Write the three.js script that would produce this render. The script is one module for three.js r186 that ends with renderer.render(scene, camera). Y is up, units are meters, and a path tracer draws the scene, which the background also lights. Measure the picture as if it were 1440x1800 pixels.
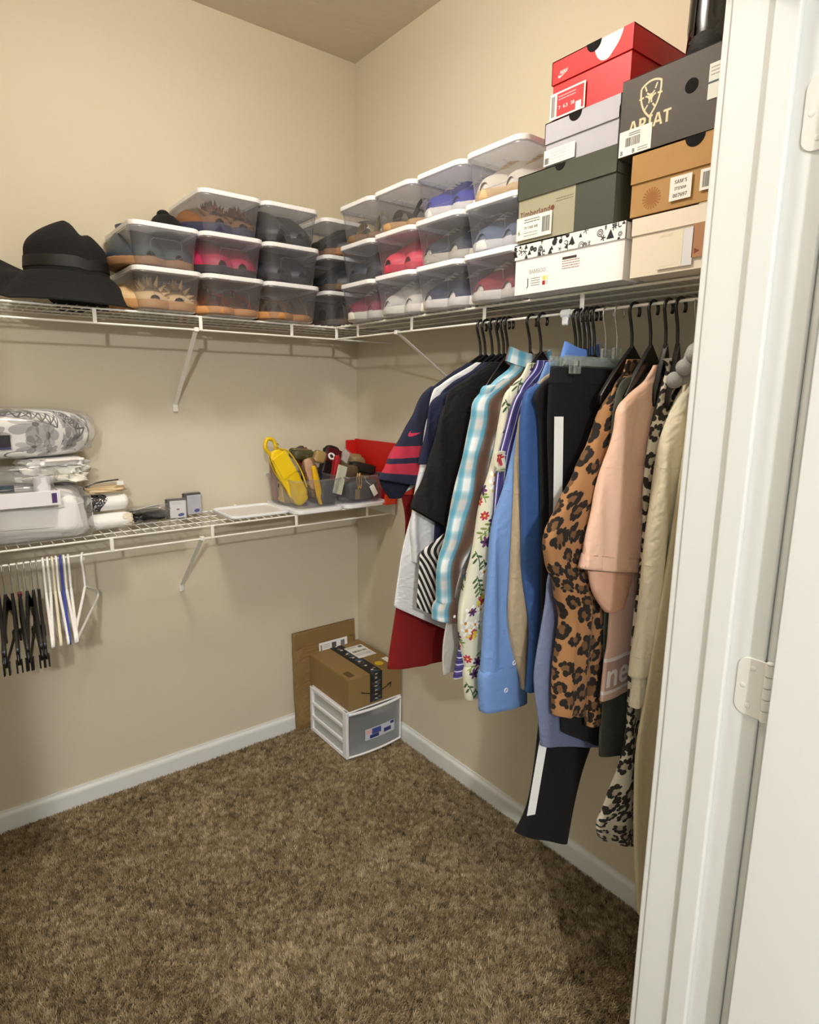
import * as THREE from 'three';
import { RoundedBoxGeometry } from 'three/addons/geometries/RoundedBoxGeometry.js';
import { RectAreaLightUniformsLib } from 'three/addons/lights/RectAreaLightUniformsLib.js';
import { mergeGeometries } from 'three/addons/utils/BufferGeometryUtils.js';

// ---------- camera, exposure, lights ----------
const scene = new THREE.Scene();
const camera = new THREE.PerspectiveCamera(78.96, 1440 / 1800, 0.05, 30);
camera.position.set(-1.4946, 1.4782, 2.298);
camera.rotation.set(-0.19145, -0.66201, 0.01108, 'YXZ');
scene.add(camera);
const renderer = new THREE.WebGLRenderer({ antialias: true });
renderer.toneMapping = THREE.LinearToneMapping;
renderer.toneMappingExposure = 1.0;
renderer.shadowMap.enabled = true;
RectAreaLightUniformsLib.init();
scene.background = new THREE.Color(0x000000);
const CLOSET_LIGHT = { pos: [-1.0, 2.66, 1.1], power: 1.8, beam: 5.0, color: 0xfff6ea };
const ROOM_LIGHT = { pos: [-2.35, 2.38, 4.1], power: 14.0, color: 0xfffefc };

// ---------- helpers ----------
function rng(seed) { let a = seed >>> 0; return () => { a |= 0; a = a + 0x6D2B79F5 | 0; let t = Math.imul(a ^ a >>> 15, 1 | a); t = t + Math.imul(t ^ t >>> 7, 61 | t) ^ t; return ((t ^ t >>> 14) >>> 0) / 4294967296; }; }
const used = {};
function numbered(n) { const k = used[n] = (used[n] ?? -1) + 1; return k ? `${n}_${String(k).padStart(3, '0')}` : n; }
function tag(o, label, category, group) { o.userData.label = label; o.userData.category = category; if (group) o.userData.group = group; return o; }
function thing(name, label, category, [x, y, z] = [0, 0, 0], turn = 0, group) {
  const o = new THREE.Group(); o.name = numbered(name); scene.add(o); o.position.set(x, y, z); o.rotation.y = turn;
  return tag(o, label, category, group);
}
function part(name, geo, mat, parent, label) {
  const m = new THREE.Mesh(Array.isArray(geo) ? merge(geo) : geo, mat); m.name = name; m.castShadow = m.receiveShadow = true;
  parent.add(m); if (label) m.userData.label = label; return m;
}
function struct(name, geo, mat, parent = scene) { const m = part(parent === scene ? numbered(name) : name, geo, mat, parent); if (parent === scene) m.userData.kind = 'structure'; return m; }
function merge(list) { return mergeGeometries(list.map(g => { const h = g.index ? g.toNonIndexed() : g; for (const k of Object.keys(h.attributes)) if (!['position', 'normal', 'uv'].includes(k)) h.deleteAttribute(k); return h; })); }
const box = (w, h, d, x = 0, y = 0, z = 0) => new THREE.BoxGeometry(w, h, d).translate(x, y, z);
const rbox = (w, h, d, x = 0, y = 0, z = 0, r = 0.004, s = 2) => new RoundedBoxGeometry(w, h, d, s, r).translate(x, y, z);
const span = (x0, x1, y0, y1, z0, z1) => box(x1 - x0, y1 - y0, z1 - z0, (x0 + x1) / 2, (y0 + y1) / 2, (z0 + z1) / 2);
const V = (x, y, z) => new THREE.Vector3(x, y, z);
function tube(pts, r, seg = 24, sides = 8, closed = false, tension = 0.5) {
  return new THREE.TubeGeometry(new THREE.CatmullRomCurve3(pts.map(p => V(...p)), closed, 'catmullrom', tension), seg, r, sides, closed);
}
function rod(a, b, r, sides = 6) { return new THREE.TubeGeometry(new THREE.LineCurve3(V(...a), V(...b)), 1, r, sides, false); }
function strip(a, b, w, t) { // a flat bar from a to b
  const A = V(...a), B = V(...b), d = B.clone().sub(A), g = new THREE.BoxGeometry(w, d.length(), t);
  g.applyQuaternion(new THREE.Quaternion().setFromUnitVectors(V(0, 1, 0), d.normalize())); return g.translate((a[0] + b[0]) / 2, (a[1] + b[1]) / 2, (a[2] + b[2]) / 2);
}
const lathe = (pts, seg = 24) => new THREE.LatheGeometry(pts.map(p => new THREE.Vector2(p[0], p[1])), seg);
function grid(nu, nv, f, closeSeam = false) { // f(u, v) -> [x, y, z], uv = u, v  (or f returns 5 numbers)
  const P = [], U = [], I = [];
  for (let j = 0; j <= nv; j++) for (let i = 0; i <= nu; i++) { const q = f(i / nu, j / nv); P.push(q[0], q[1], q[2]); U.push(q[3] ?? i / nu, q[4] ?? j / nv); }
  for (let j = 0; j < nv; j++) for (let i = 0; i < nu; i++) { const a = j * (nu + 1) + i, b = a + 1, c = a + nu + 1, d = c + 1; I.push(a, c, b, b, c, d); }
  const g = new THREE.BufferGeometry(); g.setAttribute('position', new THREE.Float32BufferAttribute(P, 3)); g.setAttribute('uv', new THREE.Float32BufferAttribute(U, 2)); g.setIndex(I); g.computeVertexNormals();
  if (closeSeam) { const n = g.attributes.normal; for (let j = 0; j <= nv; j++) { const a = j * (nu + 1), b = a + nu, x = n.getX(a) + n.getX(b), y = n.getY(a) + n.getY(b), z = n.getZ(a) + n.getZ(b), l = Math.hypot(x, y, z) || 1; n.setXYZ(a, x / l, y / l, z / l); n.setXYZ(b, x / l, y / l, z / l); } }
  return g;
}
function rrShape(w, d, r) { const s = new THREE.Shape(), x = w / 2, y = d / 2; s.moveTo(-x + r, -y); s.lineTo(x - r, -y); s.absarc(x - r, -y + r, r, -Math.PI / 2, 0); s.lineTo(x, y - r); s.absarc(x - r, y - r, r, 0, Math.PI / 2); s.lineTo(-x + r, y); s.absarc(-x + r, y - r, r, Math.PI / 2, Math.PI); s.lineTo(-x, -y + r); s.absarc(-x + r, -y + r, r, Math.PI, Math.PI * 1.5); return s; }
function slab(shape, h, bevel = 0.002) { // a flat plate with a rounded edge, lying, base at y = 0
  return new THREE.ExtrudeGeometry(shape, { depth: h - 2 * bevel, bevelEnabled: true, bevelSize: bevel, bevelThickness: bevel, bevelOffset: -bevel, bevelSegments: 2, curveSegments: 6 }).translate(0, 0, bevel).rotateX(-Math.PI / 2);
}
const noiseTable = (() => { const r = rng(5); return Float32Array.from({ length: 4096 }, () => r()); })();
function vnoise(x, y) { // smooth value noise, 0..1
  const xi = Math.floor(x), yi = Math.floor(y), f = x - xi, g = y - yi, s = f * f * (3 - 2 * f), t = g * g * (3 - 2 * g), h = (a, b) => noiseTable[((a & 63) + (b & 63) * 64)];
  return (h(xi, yi) * (1 - s) + h(xi + 1, yi) * s) * (1 - t) + (h(xi, yi + 1) * (1 - s) + h(xi + 1, yi + 1) * s) * t;
}

// ---------- textures and materials ----------
function canvasTex(w, h, draw, size) { // size: metres the picture covers [w, h], else 0..1
  const c = document.createElement('canvas'); c.width = w; c.height = h; const g = c.getContext('2d'); draw(g, w, h);
  const t = new THREE.CanvasTexture(c); t.colorSpace = THREE.SRGBColorSpace; t.magFilter = THREE.LinearFilter; t.wrapS = t.wrapT = THREE.RepeatWrapping;
  if (size) t.repeat.set(1 / size[0], 1 / size[1]); return t;
}
function dataTex(n, f, size) {
  const d = new Uint8Array(n * n * 4); for (let y = 0; y < n; y++) for (let x = 0; x < n; x++) { const v = Math.max(0, Math.min(255, f(x / n, y / n) * 255)), k = (y * n + x) * 4; d[k] = d[k + 1] = d[k + 2] = v; d[k + 3] = 255; }
  const t = new THREE.DataTexture(d, n, n); t.wrapS = t.wrapT = THREE.RepeatWrapping; t.magFilter = THREE.LinearFilter; t.needsUpdate = true; if (size) t.repeat.set(1 / size, 1 / size); return t;
}
const tileNoise = (x, y, k) => vnoise((x * k) % k === 0 ? 0 : (x * k) % 64, (y * k) % 64);
const peel = dataTex(512, (x, y) => 0.5 * tileNoise(x, y, 64) + 0.5 * tileNoise(x + 0.37, y + 0.11, 32), 0.32);
const weave = dataTex(128, (x, y) => 0.5 + 0.25 * Math.sin(x * Math.PI * 64) + 0.25 * Math.sin(y * Math.PI * 64), 0.03);
const cloudy = dataTex(256, (x, y) => 0.5 * tileNoise(x, y, 8) + 0.3 * tileNoise(x, y, 16) + 0.2 * tileNoise(x, y, 32), 0.25);
const M = (color, roughness = 0.6, extra = {}) => new THREE.MeshStandardMaterial({ color, roughness, ...extra });
const wallPaint = M(0xd6cdb6, 0.75, { bumpMap: peel, bumpScale: 0.0004 });
const ceilingPaint = M(0xd2c9b6, 0.9, { bumpMap: peel, bumpScale: 0.0012 });
const roomPaint = M(0xe0e0de, 0.85);
const trimPaint = M(0xe6e8e5, 0.38);
const doorPaint = M(0xe6e6e3, 0.42);
const wireCoat = M(0xf1efe6, 0.35);
const whitePlastic = M(0xf4f5f8, 0.4);
const lidPlastic = new THREE.MeshPhysicalMaterial({ color: 0xf7f8fa, roughness: 0.75, transmission: 0.55, thickness: 0 });
const blackPlastic = M(0x0a0a0b, 0.28);
const steel = M(0xb9b9b6, 0.3, { metalness: 0.9 });
const brass = M(0xd8bb78, 0.25, { metalness: 0.9 });
const paper = M(0xf3f1ea, 0.8);
const fabric = (color, extra = {}) => new THREE.MeshPhysicalMaterial({ color, roughness: 0.92, sheen: 0.25, sheenRoughness: 0.6, sheenColor: new THREE.Color(color), bumpMap: weave, bumpScale: 0.00035, ...extra });
const clearBin = new THREE.MeshPhysicalMaterial({ color: 0xeeeff4, roughness: 0.29, transmission: 0.95, thickness: 0, ior: 1.45, side: THREE.DoubleSide });
const film = new THREE.MeshPhysicalMaterial({ color: 0xf4f4f4, roughness: 0.12, transmission: 0.92, thickness: 0, ior: 1.6 });
const clearHard = new THREE.MeshPhysicalMaterial({ color: 0xe6ecea, roughness: 0.1, transmission: 0.85, thickness: 0, ior: 1.5 });
// ---------- the room shell ----------
const H = 2.74, L = -2.05, FZ = 1.80, BZ = 1.95;      // ceiling, left wall, front wall (closet side, bedroom side)
struct('wall_back', span(L - 0.1, 0.1, 0, H, -0.1, 0), wallPaint);
struct('wall_right', span(0, 0.1, 0, H, 0, BZ), wallPaint);
struct('wall_left', span(L - 0.1, L, 0, H, 0, FZ), wallPaint);
const DL = -1.82, DR = -0.54, DH = 2.05;
struct('wall_front', [span(DR, 0, 0, H, FZ + 0.003, BZ), span(L - 0.1, DL, 0, H, FZ + 0.003, BZ), span(DL, DR, DH, H, FZ + 0.003, BZ)], wallPaint);
struct('ceiling', span(-4.2, 1.6, H, H + 0.1, -0.1, BZ), ceilingPaint);
struct('ceiling_bedroom', span(-4.2, 1.6, H, H + 0.1, BZ, 6.2), roomPaint);
struct('floor', span(-4.2, 1.6, -0.1, 0, -0.1, BZ), M(0x6b5437, 1));
struct('floor_bedroom', span(-4.2, 1.6, -0.1, 0, BZ, 6.2), M(0x8d857a, 1));
struct('wall_bedroom_right', span(1.5, 1.6, 0, H, BZ, 6.2), roomPaint);
struct('wall_bedroom_left', span(-4.2, -4.1, 0, H, BZ, 6.2), roomPaint);
struct('wall_bedroom_far', span(-4.1, 1.5, 0, H, 6.1, 6.2), roomPaint);
struct('wall_bedroom_near', [span(0.1, 1.5, 0, H, BZ - 0.1, BZ), span(-4.1, L - 0.1, 0, H, BZ - 0.1, BZ)], roomPaint);
// baseboards: moulded profile swept along each wall
function baseboard(name, len, pos, turn) {
  const s = new THREE.Shape(); s.moveTo(0, 0); s.lineTo(0.0125, 0); s.lineTo(0.0125, 0.056); s.quadraticCurveTo(0.0125, 0.066, 0.008, 0.07); s.quadraticCurveTo(0.0045, 0.074, 0.0045, 0.08); s.lineTo(0, 0.08); s.closePath();
  const m = struct(name, new THREE.ExtrudeGeometry(s, { depth: len, bevelEnabled: false, curveSegments: 5 }), trimPaint); m.position.set(...pos); m.rotation.y = turn;
}
baseboard('baseboard_back', -L - 0.0125, [L, 0, 0], 0); scene.children.at(-1).rotation.y = -Math.PI / 2; scene.children.at(-1).position.set(-0.0125, 0, 0);
baseboard('baseboard_right', FZ, [0, 0, FZ], Math.PI);
baseboard('baseboard_left', FZ - 0.0125, [L, 0, 0.0125], 0);

// ---------- carpet pile on the closet floor ----------
{
  const r = rng(11), blade = (x, z, h, lx, lz, w) => { const g = new THREE.ConeGeometry(w, h, 4, 1, true); g.translate(0, h / 2, 0); g.applyMatrix4(new THREE.Matrix4().makeShear(0, 0, lx / h, lz / h, 0, 0)); return g.translate(x, 0, z); };
  const tuft = merge([blade(0, 0, 0.011, 0.003, 0, 0.0022), blade(0.0016, 0.001, 0.010, -0.001, 0.003, 0.002), blade(-0.0014, -0.001, 0.0105, 0, -0.003, 0.002)]); tuft.computeVertexNormals();
  const step = 0.0054, x0 = -2.036, x1 = -0.014, z0 = 0.014, z1 = 1.94, nx = Math.floor((x1 - x0) / step), nz = Math.floor((z1 - z0) / step);
  const pile = new THREE.InstancedMesh(tuft, M(0xffffff, 1), nx * nz), m = new THREE.Matrix4(), q = new THREE.Quaternion(), e = new THREE.Euler(), c = new THREE.Color(), base = new THREE.Color(0x998562), dark = new THREE.Color(0x5b4c34), light = new THREE.Color(0xd8c6a2);
  let k = 0;
  for (let i = 0; i < nx; i++) for (let j = 0; j < nz; j++) {
    const x = x0 + (i + r() * 0.9) * step, z = z0 + (j + r() * 0.9) * step;
    const nap = vnoise(x * 9 + 40, z * 9 + 7) * 0.6 + vnoise(x * 24 + 3, z * 24 + 50) * 0.4, nap2 = vnoise(x * 7 + 11, z * 7 + 31), clump = vnoise(x * 150 + 9, z * 150 + 20) * 0.7 + vnoise(x * 47 + 2, z * 47 + 8) * 0.3;
    const s = 1.0 + r() * 0.5 + clump * 0.4;
    e.set((nap2 - 0.5) * 1.0 + (r() - 0.5) * 0.8, r() * 6.28, (nap - 0.5) * 1.0 + (r() - 0.5) * 0.8);
    m.compose(V(x, -0.001, z), q.setFromEuler(e), V(s, s * 0.95, s)); pile.setMatrixAt(k, m);
    const t = 0.5 + (r() - 0.5) * 0.6 + (clump - 0.5) * 1.5 + (nap - 0.5) * 0.4; c.copy(base); if (t < 0.5) c.lerp(dark, (0.5 - t) * 1.5); else c.lerp(light, (t - 0.5) * 1.1);
    pile.setColorAt(k++, c);
  }
  pile.name = 'carpet_pile'; pile.receiveShadow = true; scene.add(pile); pile.userData.kind = 'stuff'; pile.userData.label = 'brown cut pile carpet covering the closet floor';
}

// ---------- door opening: jamb, stop, casing, hinges, open door ----------
{
  const J = -0.56;
  const side = (x0, x1) => rbox(x1 - x0, DH, 0.144, (x0 + x1) / 2, DH / 2, 1.875, 0.003);
  struct('trim_1', side(J, DR), trimPaint);                                             // right jamb
  struct('trim_2', side(DL, DL + 0.02), trimPaint);                                     // left jamb
  struct('trim_3', rbox(DR - DL - 0.04, 0.02, 0.144, (DL + DR) / 2, DH - 0.01, 1.875, 0.003), trimPaint); // head jamb
  struct('trim_4', rbox(0.0115, DH - 0.02, 0.034, J - 0.0057, DH / 2 - 0.01, 1.8815, 0.004, 3), trimPaint); // door stop
  struct('trim_5', rbox(0.0115, DH - 0.02, 0.034, DL + 0.0257, DH / 2 - 0.01, 1.8815, 0.004, 3), trimPaint);
  const casing = (x0, x1, z0, z1) => rbox(x1 - x0, DH + 0.05, z1 - z0, (x0 + x1) / 2, DH / 2 + 0.025, (z0 + z1) / 2, 0.004);
  struct('trim_6', casing(J + 0.004, J + 0.062, FZ - 0.010, FZ + 0.003), trimPaint);
  struct('trim_7', casing(J + 0.004, J + 0.062, 1.9475, 1.960), trimPaint);
  struct('trim_8', casing(DL - 0.05, DL + 0.014, FZ - 0.010, FZ + 0.003), trimPaint);
  const door = new THREE.Group(); door.name = 'door_1'; door.userData.kind = 'structure'; door.position.set(-0.567, 0, 1.9755); door.rotation.y = 0; scene.add(door);
  part('door_slab', rbox(0.035, 2.015, 0.80, -0.0175, 1.0225, 0.40, 0.002), doorPaint, door);
  const hingeMetal = M(0xe6e4dd, 0.4);
  for (const [k, y] of [[0, 1.829], [1, 1.051], [2, 0.273]]) {
    const h = thing('door_hinge', ['white painted door hinge at the top of the right door jamb', 'white painted door hinge with three screws midway up the right door jamb', 'white painted door hinge low on the right door jamb'][k], 'hinge', [J, y, 1.93]);
    const s = new THREE.Shape(), w = 0.039, hh = 0.0445, r = 0.016; // leaf with rounded far corners
    s.moveTo(0, -hh); s.lineTo(w - r, -hh); s.absarc(w - r, -hh + r, r, -Math.PI / 2, 0); s.lineTo(w, hh - r); s.absarc(w - r, hh - r, r, 0, Math.PI / 2); s.lineTo(0, hh); s.closePath();
    const leaf = new THREE.ExtrudeGeometry(s, { depth: 0.0022, bevelEnabled: true, bevelSize: 0.0006, bevelThickness: 0.0006, bevelSegments: 1, curveSegments: 8 });
    leaf.rotateY(Math.PI / 2).translate(-0.0024, 0, 0.022);
    part('leaf', leaf, hingeMetal, h);
    const kn = []; for (let i = 0; i < 5; i++) kn.push(new THREE.CylinderGeometry(0.0055, 0.0055, 0.0165, 14).translate(-0.005, -0.0356 + i * 0.0178, 0.027));
    part('knuckle', kn, hingeMetal, h);
    part('pin', new THREE.SphereGeometry(0.005, 12, 8).scale(1, 0.6, 1).translate(-0.005, 0.0465, 0.027), hingeMetal, h);
    for (const [sy, sz] of [[0.030, 0.004], [0.0, -0.008], [-0.030, 0.002]]) part('screw', new THREE.SphereGeometry(0.0042, 12, 8).scale(0.2, 1, 1).translate(-0.0031, sy, sz), hingeMetal, h);
  }
}

// ---------- the two lamps (both out of frame) ----------
function ceilingLamp(name, label, spec, radius) {
  const [x, y, z] = spec.pos, t = thing(name, label, 'ceiling lamp', [x, 0, z]);
  part('lamp_base', new THREE.CylinderGeometry(radius * 1.05, radius * 1.05, 0.025, 32).translate(0, H - 0.0125, 0), whitePlastic, t);
  if (y < H - 0.15) part('stem', new THREE.CylinderGeometry(0.012, 0.012, H - 0.025 - y - 0.05, 12).translate(0, (H - 0.025 + y + 0.05) / 2, 0), steel, t);
  const bulb = part('light_bulb', new THREE.SphereGeometry(radius * 0.55, 20, 12).scale(1, 0.55, 1).translate(0, y, 0), new THREE.MeshStandardMaterial({ color: 0xffffff, emissive: spec.color, emissiveIntensity: 1.5 }), t); bulb.castShadow = false;
  const l = new THREE.PointLight(spec.color, spec.power, 0, 2); l.position.set(0, y, 0); l.castShadow = true; l.shadow.radius = 3; t.add(l); l.name = 'lamp_light';
  if (spec.beam) { const s = 0.2, d = new THREE.RectAreaLight(spec.color, spec.beam / (s * s), s, s); d.position.set(0, y - 0.06, 0); d.rotation.x = -Math.PI / 2; d.name = 'lamp_panel_light'; t.add(d); part('lamp_diffuser', new THREE.CylinderGeometry(0.135, 0.11, 0.012, 32).translate(0, y - 0.05, 0), new THREE.MeshStandardMaterial({ color: 0xffffff, emissive: spec.color, emissiveIntensity: 1.2 }), t); }
}
ceilingLamp('closet_ceiling_lamp', 'round flush ceiling lamp in the middle of the closet ceiling', CLOSET_LIGHT, 0.13);
ceilingLamp('bedroom_ceiling_lamp', 'hanging ceiling lamp in the bedroom outside the closet', ROOM_LIGHT, 0.12);

// ---------- wire shelves ----------
const UY = 1.704, LY = 1.0246, DS = 0.264;   // lip heights and depth
function wireShelf(name, label, len, y, struts, braces, pos, turn, pitch) {
  const t = thing(name, label, 'shelf', pos, turn); // local: x along the wall from 0 to -len, wall at z = 0, front at z = DS
  const R = 0.0032;
  part('front_rail', rod([-len, y, DS], [0, y, DS], R, 10), wireCoat, t);
  part('hang_rail', rod([-len, y - 0.041, DS], [0, y - 0.041, DS], R, 10), wireCoat, t);
  part('back_rail', rod([-len, y, 0.012], [0, y, 0.012], R, 8), wireCoat, t);
  for (const z of [0.10, 0.19]) part('support_rail', rod([-len, y - 0.0005, z], [0, y - 0.0005, z], 0.0026, 8), wireCoat, t);
  const wire = rod([0, y + 0.0042, 0.008], [0, y + 0.0042, DS + 0.003], 0.0016, 6), n = Math.floor((len - 0.02) / pitch);
  for (let i = 0; i < n; i++) { const w = part('deck_wire', wire, wireCoat, t); w.position.x = -0.012 - i * pitch; }
  for (const x of struts) part('strut', rbox(0.011, 0.044, 0.0035, x, y - 0.0205, DS + 0.0035, 0.0012), wireCoat, t);
  for (const [x, drop] of braces) {
    const b = part('brace', strip([x, y - 0.043, DS - 0.008], [x, y - drop, 0.006], 0.013, 0.004), wireCoat, t);
    part('foot_clip', rbox(0.018, 0.03, 0.012, x, y - drop - 0.006, 0.007, 0.003), wireCoat, b);
    part('hook_clip', rbox(0.014, 0.014, 0.018, x, y - 0.04, DS - 0.004, 0.003), wireCoat, b);
  }
  for (let i = 0.15; i < len; i += 0.42) part('wall_clip', rbox(0.012, 0.022, 0.012, -i, y + 0.004, 0.007, 0.003), wireCoat, t);
  return t;
}
const shelfA = wireShelf('wire_shelf', 'upper white wire shelf on the left wall carrying the black hat and shoe bins', 2.04, UY, [-DS + 0.004, -0.442, -0.762, -1.07, -1.38, -1.7], [[-0.775, 0.285], [-1.6, 0.285]], [0, 0, 0], 0, 0.0262);
wireShelf('wire_shelf', 'lower white wire shelf on the left wall carrying bedding and open accessory bins', 2.04, LY, [-0.127, -0.442, -0.758, -1.074, -1.39, -1.7], [[-0.792, 0.272], [-1.6, 0.272]], [0, 0, 0], 0, 0.029);
// the shelf on the right wall: turned a quarter; its x runs from the corner towards the door
{
  const len = FZ - 0.01, t = wireShelf('wire_shelf', 'white wire shelf on the right wall with shoe boxes above and clothes below', len - DS - 0.006, UY, [0.42, 0.724, 1.042, 1.36, 1.68].map(z => z - len), [[0.64 - len, 0.2], [1.335 - len, 0.2]], [0, 0, len], -Math.PI / 2, 0.0262);
  part('end_bracket', rbox(0.006, 0.075, 0.29, -0.002, UY - 0.02, 0.14, 0.002), wireCoat, t);
}
{ const t = scene.children.find(o => o.name === 'wire_shelf_001'); part('end_bracket', rbox(0.006, 0.05, 0.29, -0.004, LY - 0.02, 0.145, 0.002), wireCoat, t); }
// ---------- shoes ----------
// a shoe stands at y = 0, toe towards +z, length l
function shoeWidth(t) { return 0.30 * (0.72 + 0.28 * Math.sin(t * 5.2 - 1.2)) * Math.pow(Math.max(0, 1 - Math.pow(Math.abs(2 * t - 1), 4.5)), 0.5); }
function soleGeo(l, w, y0, y1, lift = 0) {
  const n = 28, ring = []; for (let i = 0; i < n; i++) { const a = i / n * Math.PI * 2, t = 0.5 - 0.5 * Math.cos(a), s = Math.sin(a) >= 0 ? 1 : -1; ring.push([s * shoeWidth(t) * w, (t - 0.5) * l, t]); }
  return grid(n, 7, (u, v) => { const k = Math.round(u * n) % n, [x, z, t] = ring[k], up = lift * Math.pow(Math.max(0, 1 - t * 1.7), 1.2);
    const f = [0, 0.96, 1, 1, 1, 0.97, 0.9, 0][Math.round(v * 7)], h = [0, 0, 0.12, 0.5, 0.85, 1, 1, 1][Math.round(v * 7)]; return [x * f, y0 + up + (y1 - y0) * h, z * f]; });
}
function upperGeo(l, w, y, h, open = 0.52, lift = 0) {
  return grid(26, 24, (u, v) => { const t = 0.01 + v * 0.98, a = u * Math.PI, ww = shoeWidth(t) * w * 0.97, up = lift * Math.pow(Math.max(0, 1 - t * 1.7), 1.2);
    const prof = t < 0.42 ? 1 - 0.12 * Math.sin(t * 7) : Math.max(0.42, 1 - (t - 0.42) * 1.35) * (t > 0.8 ? Math.sqrt(Math.max(0, 1 - Math.pow((t - 0.8) / 0.21, 2))) * 0.96 + 0.04 : 1);
    const dip = t > 0.06 && t < open ? Math.pow(Math.sin((t - 0.06) / (open - 0.06) * Math.PI), 0.6) * 0.34 * Math.pow(Math.sin(a), 6) : 0;
    return [-Math.cos(a) * ww * (1 - 0.12 * Math.sin(a)), y + up + Math.pow(Math.sin(a), 0.72) * h * (prof - dip), (t - 0.5) * l]; });
}
const shoeMat = {}; const sm = (c, r = 0.7) => shoeMat[c + '_' + r] ??= M(c, r, { bumpMap: cloudy, bumpScale: 0.0006 });
function makeShoe(kind, c, label, group) { // c: upper, sole, accent
  const t = thing(kind.replace('wedge', 'wedge_sandal').replace('fuzzy', 'fuzzy_slipper').replace(/^boot$/, 'ankle_boot').replace(/^flat$/, 'flat_shoe'), label, kind === 'boot' ? 'boot' : kind === 'sandal' || kind === 'wedge' ? 'sandal' : kind === 'fuzzy' ? 'slipper' : 'shoe', [0, 0, 0], 0, group);
  const l = 0.245, w = 0.30;
  if (kind === 'sneaker') {
    part('sole', soleGeo(l, w * 1.04, 0, 0.019), sm(c[1]), t); part('upper', upperGeo(l, w, 0.014, 0.08), sm(c[0]), t);
    part('toe_cap', new THREE.SphereGeometry(0.041, 16, 10, 0, Math.PI * 2, 0, Math.PI / 2).scale(0.92, 0.85, 0.95).translate(0, 0.01, l / 2 - 0.041), sm(c[2] ?? c[1]), t);
    const lace = []; for (let i = 0; i < 4; i++) lace.push(tube([[-0.022, 0.072 - i * 0.005, 0.012 + i * 0.014], [0, 0.082 - i * 0.007, 0.017 + i * 0.014], [0.022, 0.072 - i * 0.005, 0.012 + i * 0.014]], 0.0028, 8, 5));
    part('laces', lace, sm(c[1]), t); part('lining', new THREE.SphereGeometry(0.03, 14, 8).scale(0.75, 0.5, 1.5).translate(0, 0.062, -0.045), sm(c[3] ?? 0x2a2a2c), t);
  } else if (kind === 'flat') {
    part('sole', soleGeo(l, w, 0, 0.009), sm(c[1]), t); part('upper', upperGeo(l, w, 0.006, 0.05, 0.66), sm(c[0], 0.5), t); part('lining', new THREE.SphereGeometry(0.03, 14, 8).scale(0.85, 0.4, 2.0).translate(0, 0.034, -0.03), sm(c[1]), t);
  } else if (kind === 'fuzzy') {
    part('sole', soleGeo(l, w, 0, 0.02), sm(c[1]), t);
    const r = rng(3 + (c[0] & 255)), tufts = []; for (let i = 0; i < 110; i++) { const a = r() * Math.PI, z = (r() - 0.35) * 0.16, rr = 0.038; tufts.push(new THREE.ConeGeometry(0.007, 0.024, 4).rotateZ(a - Math.PI / 2).rotateX((r() - 0.5)).translate(Math.cos(a) * rr, 0.02 + Math.sin(a) * rr * 1.05, z)); }
    part('upper', upperGeo(l, w * 0.98, 0.018, 0.05, 0.3), sm(c[0], 1), t); part('fur', tufts, sm(c[0], 1), t);
  } else if (kind === 'sandal' || kind === 'wedge') {
    const lift = kind === 'wedge' ? 0.05 : 0; part('sole', soleGeo(l, w, 0, 0.016, lift), sm(c[1]), t);
    if (lift) part('wedge_heel', grid(12, 5, (u, v) => { const k = u * 2 - 1, q = v; return [Math.sin(u * Math.PI) * 0.03 * (u < 0.5 ? -1 : 1) * (Math.abs(k) < 0 ? 0 : 1), q * 0.05, -l / 2 + 0.012 + (1 - Math.abs(k)) * (0.12 - 0.04 * q)]; }), sm(c[2] ?? c[1]), t);
    for (const [z, h, d] of [[0.055, 0.042, 0.03], [-0.01, 0.056, 0.02], [-0.075, 0.06 + lift, 0.014]]) { const up = lift * Math.pow(Math.max(0, 1 - (z / l + 0.5) * 1.7), 1.2);
      part('strap', grid(14, 2, (u, v) => { const a = u * Math.PI; return [-Math.cos(a) * 0.039, 0.012 + up + Math.sin(a) * h * 0.85, z + (v - 0.5) * d + Math.sin(a) * 0.008]; }), sm(c[0], 0.5), t); }
  } else { // boot: foot and a tall soft shaft, heel
    part('sole', soleGeo(l, w, 0, 0.018), sm(c[1]), t); part('upper', upperGeo(l, w, 0.012, 0.082, 0.2), sm(c[0], 0.45), t);
    part('shaft', lathe([[0.041, 0.04], [0.044, 0.07], [0.040, 0.088], [0.042, 0.098], [0.036, 0.1], [0.03, 0.09]], 20).translate(0, 0, -0.062), sm(c[0], 0.45), t);
    part('zip', rbox(0.0012, 0.03, 0.005, 0.0425, 0.06, -0.06, 0.001), steel, t);
  }
  return t;
}

// ---------- clear shoe bins with white lids ----------
const BIN = { w: 0.206, l: 0.318, h: 0.121 };
const binBody = (() => {
  const ring = (w, d, r) => rrShape(w, d, r).getSpacedPoints(56), rows = [[0.5, 0], [0.93, 0], [0.985, 0.002], [1, 0.006], [1.06, 0.07], [1.108, 0.1075], [1.14, 0.108], [1.14, 0.101]];
  const base = ring(0.172, 0.283, 0.028);
  return grid(56, rows.length - 1, (u, v) => { const p = base[Math.round(u * 56)] ?? base[0], [s, y] = rows[Math.round(v * (rows.length - 1))]; const k = s < 1 ? s : 1, e = (s - 1) * 0.13 * 0.9; return [p.x * k + Math.sign(p.x) * Math.max(0, e), y, p.y * k + Math.sign(p.y) * Math.max(0, e)]; });
})();
const binFloor = new THREE.ShapeGeometry(rrShape(0.16, 0.27, 0.024), 6).rotateX(-Math.PI / 2).translate(0, 0.001, 0);
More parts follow.
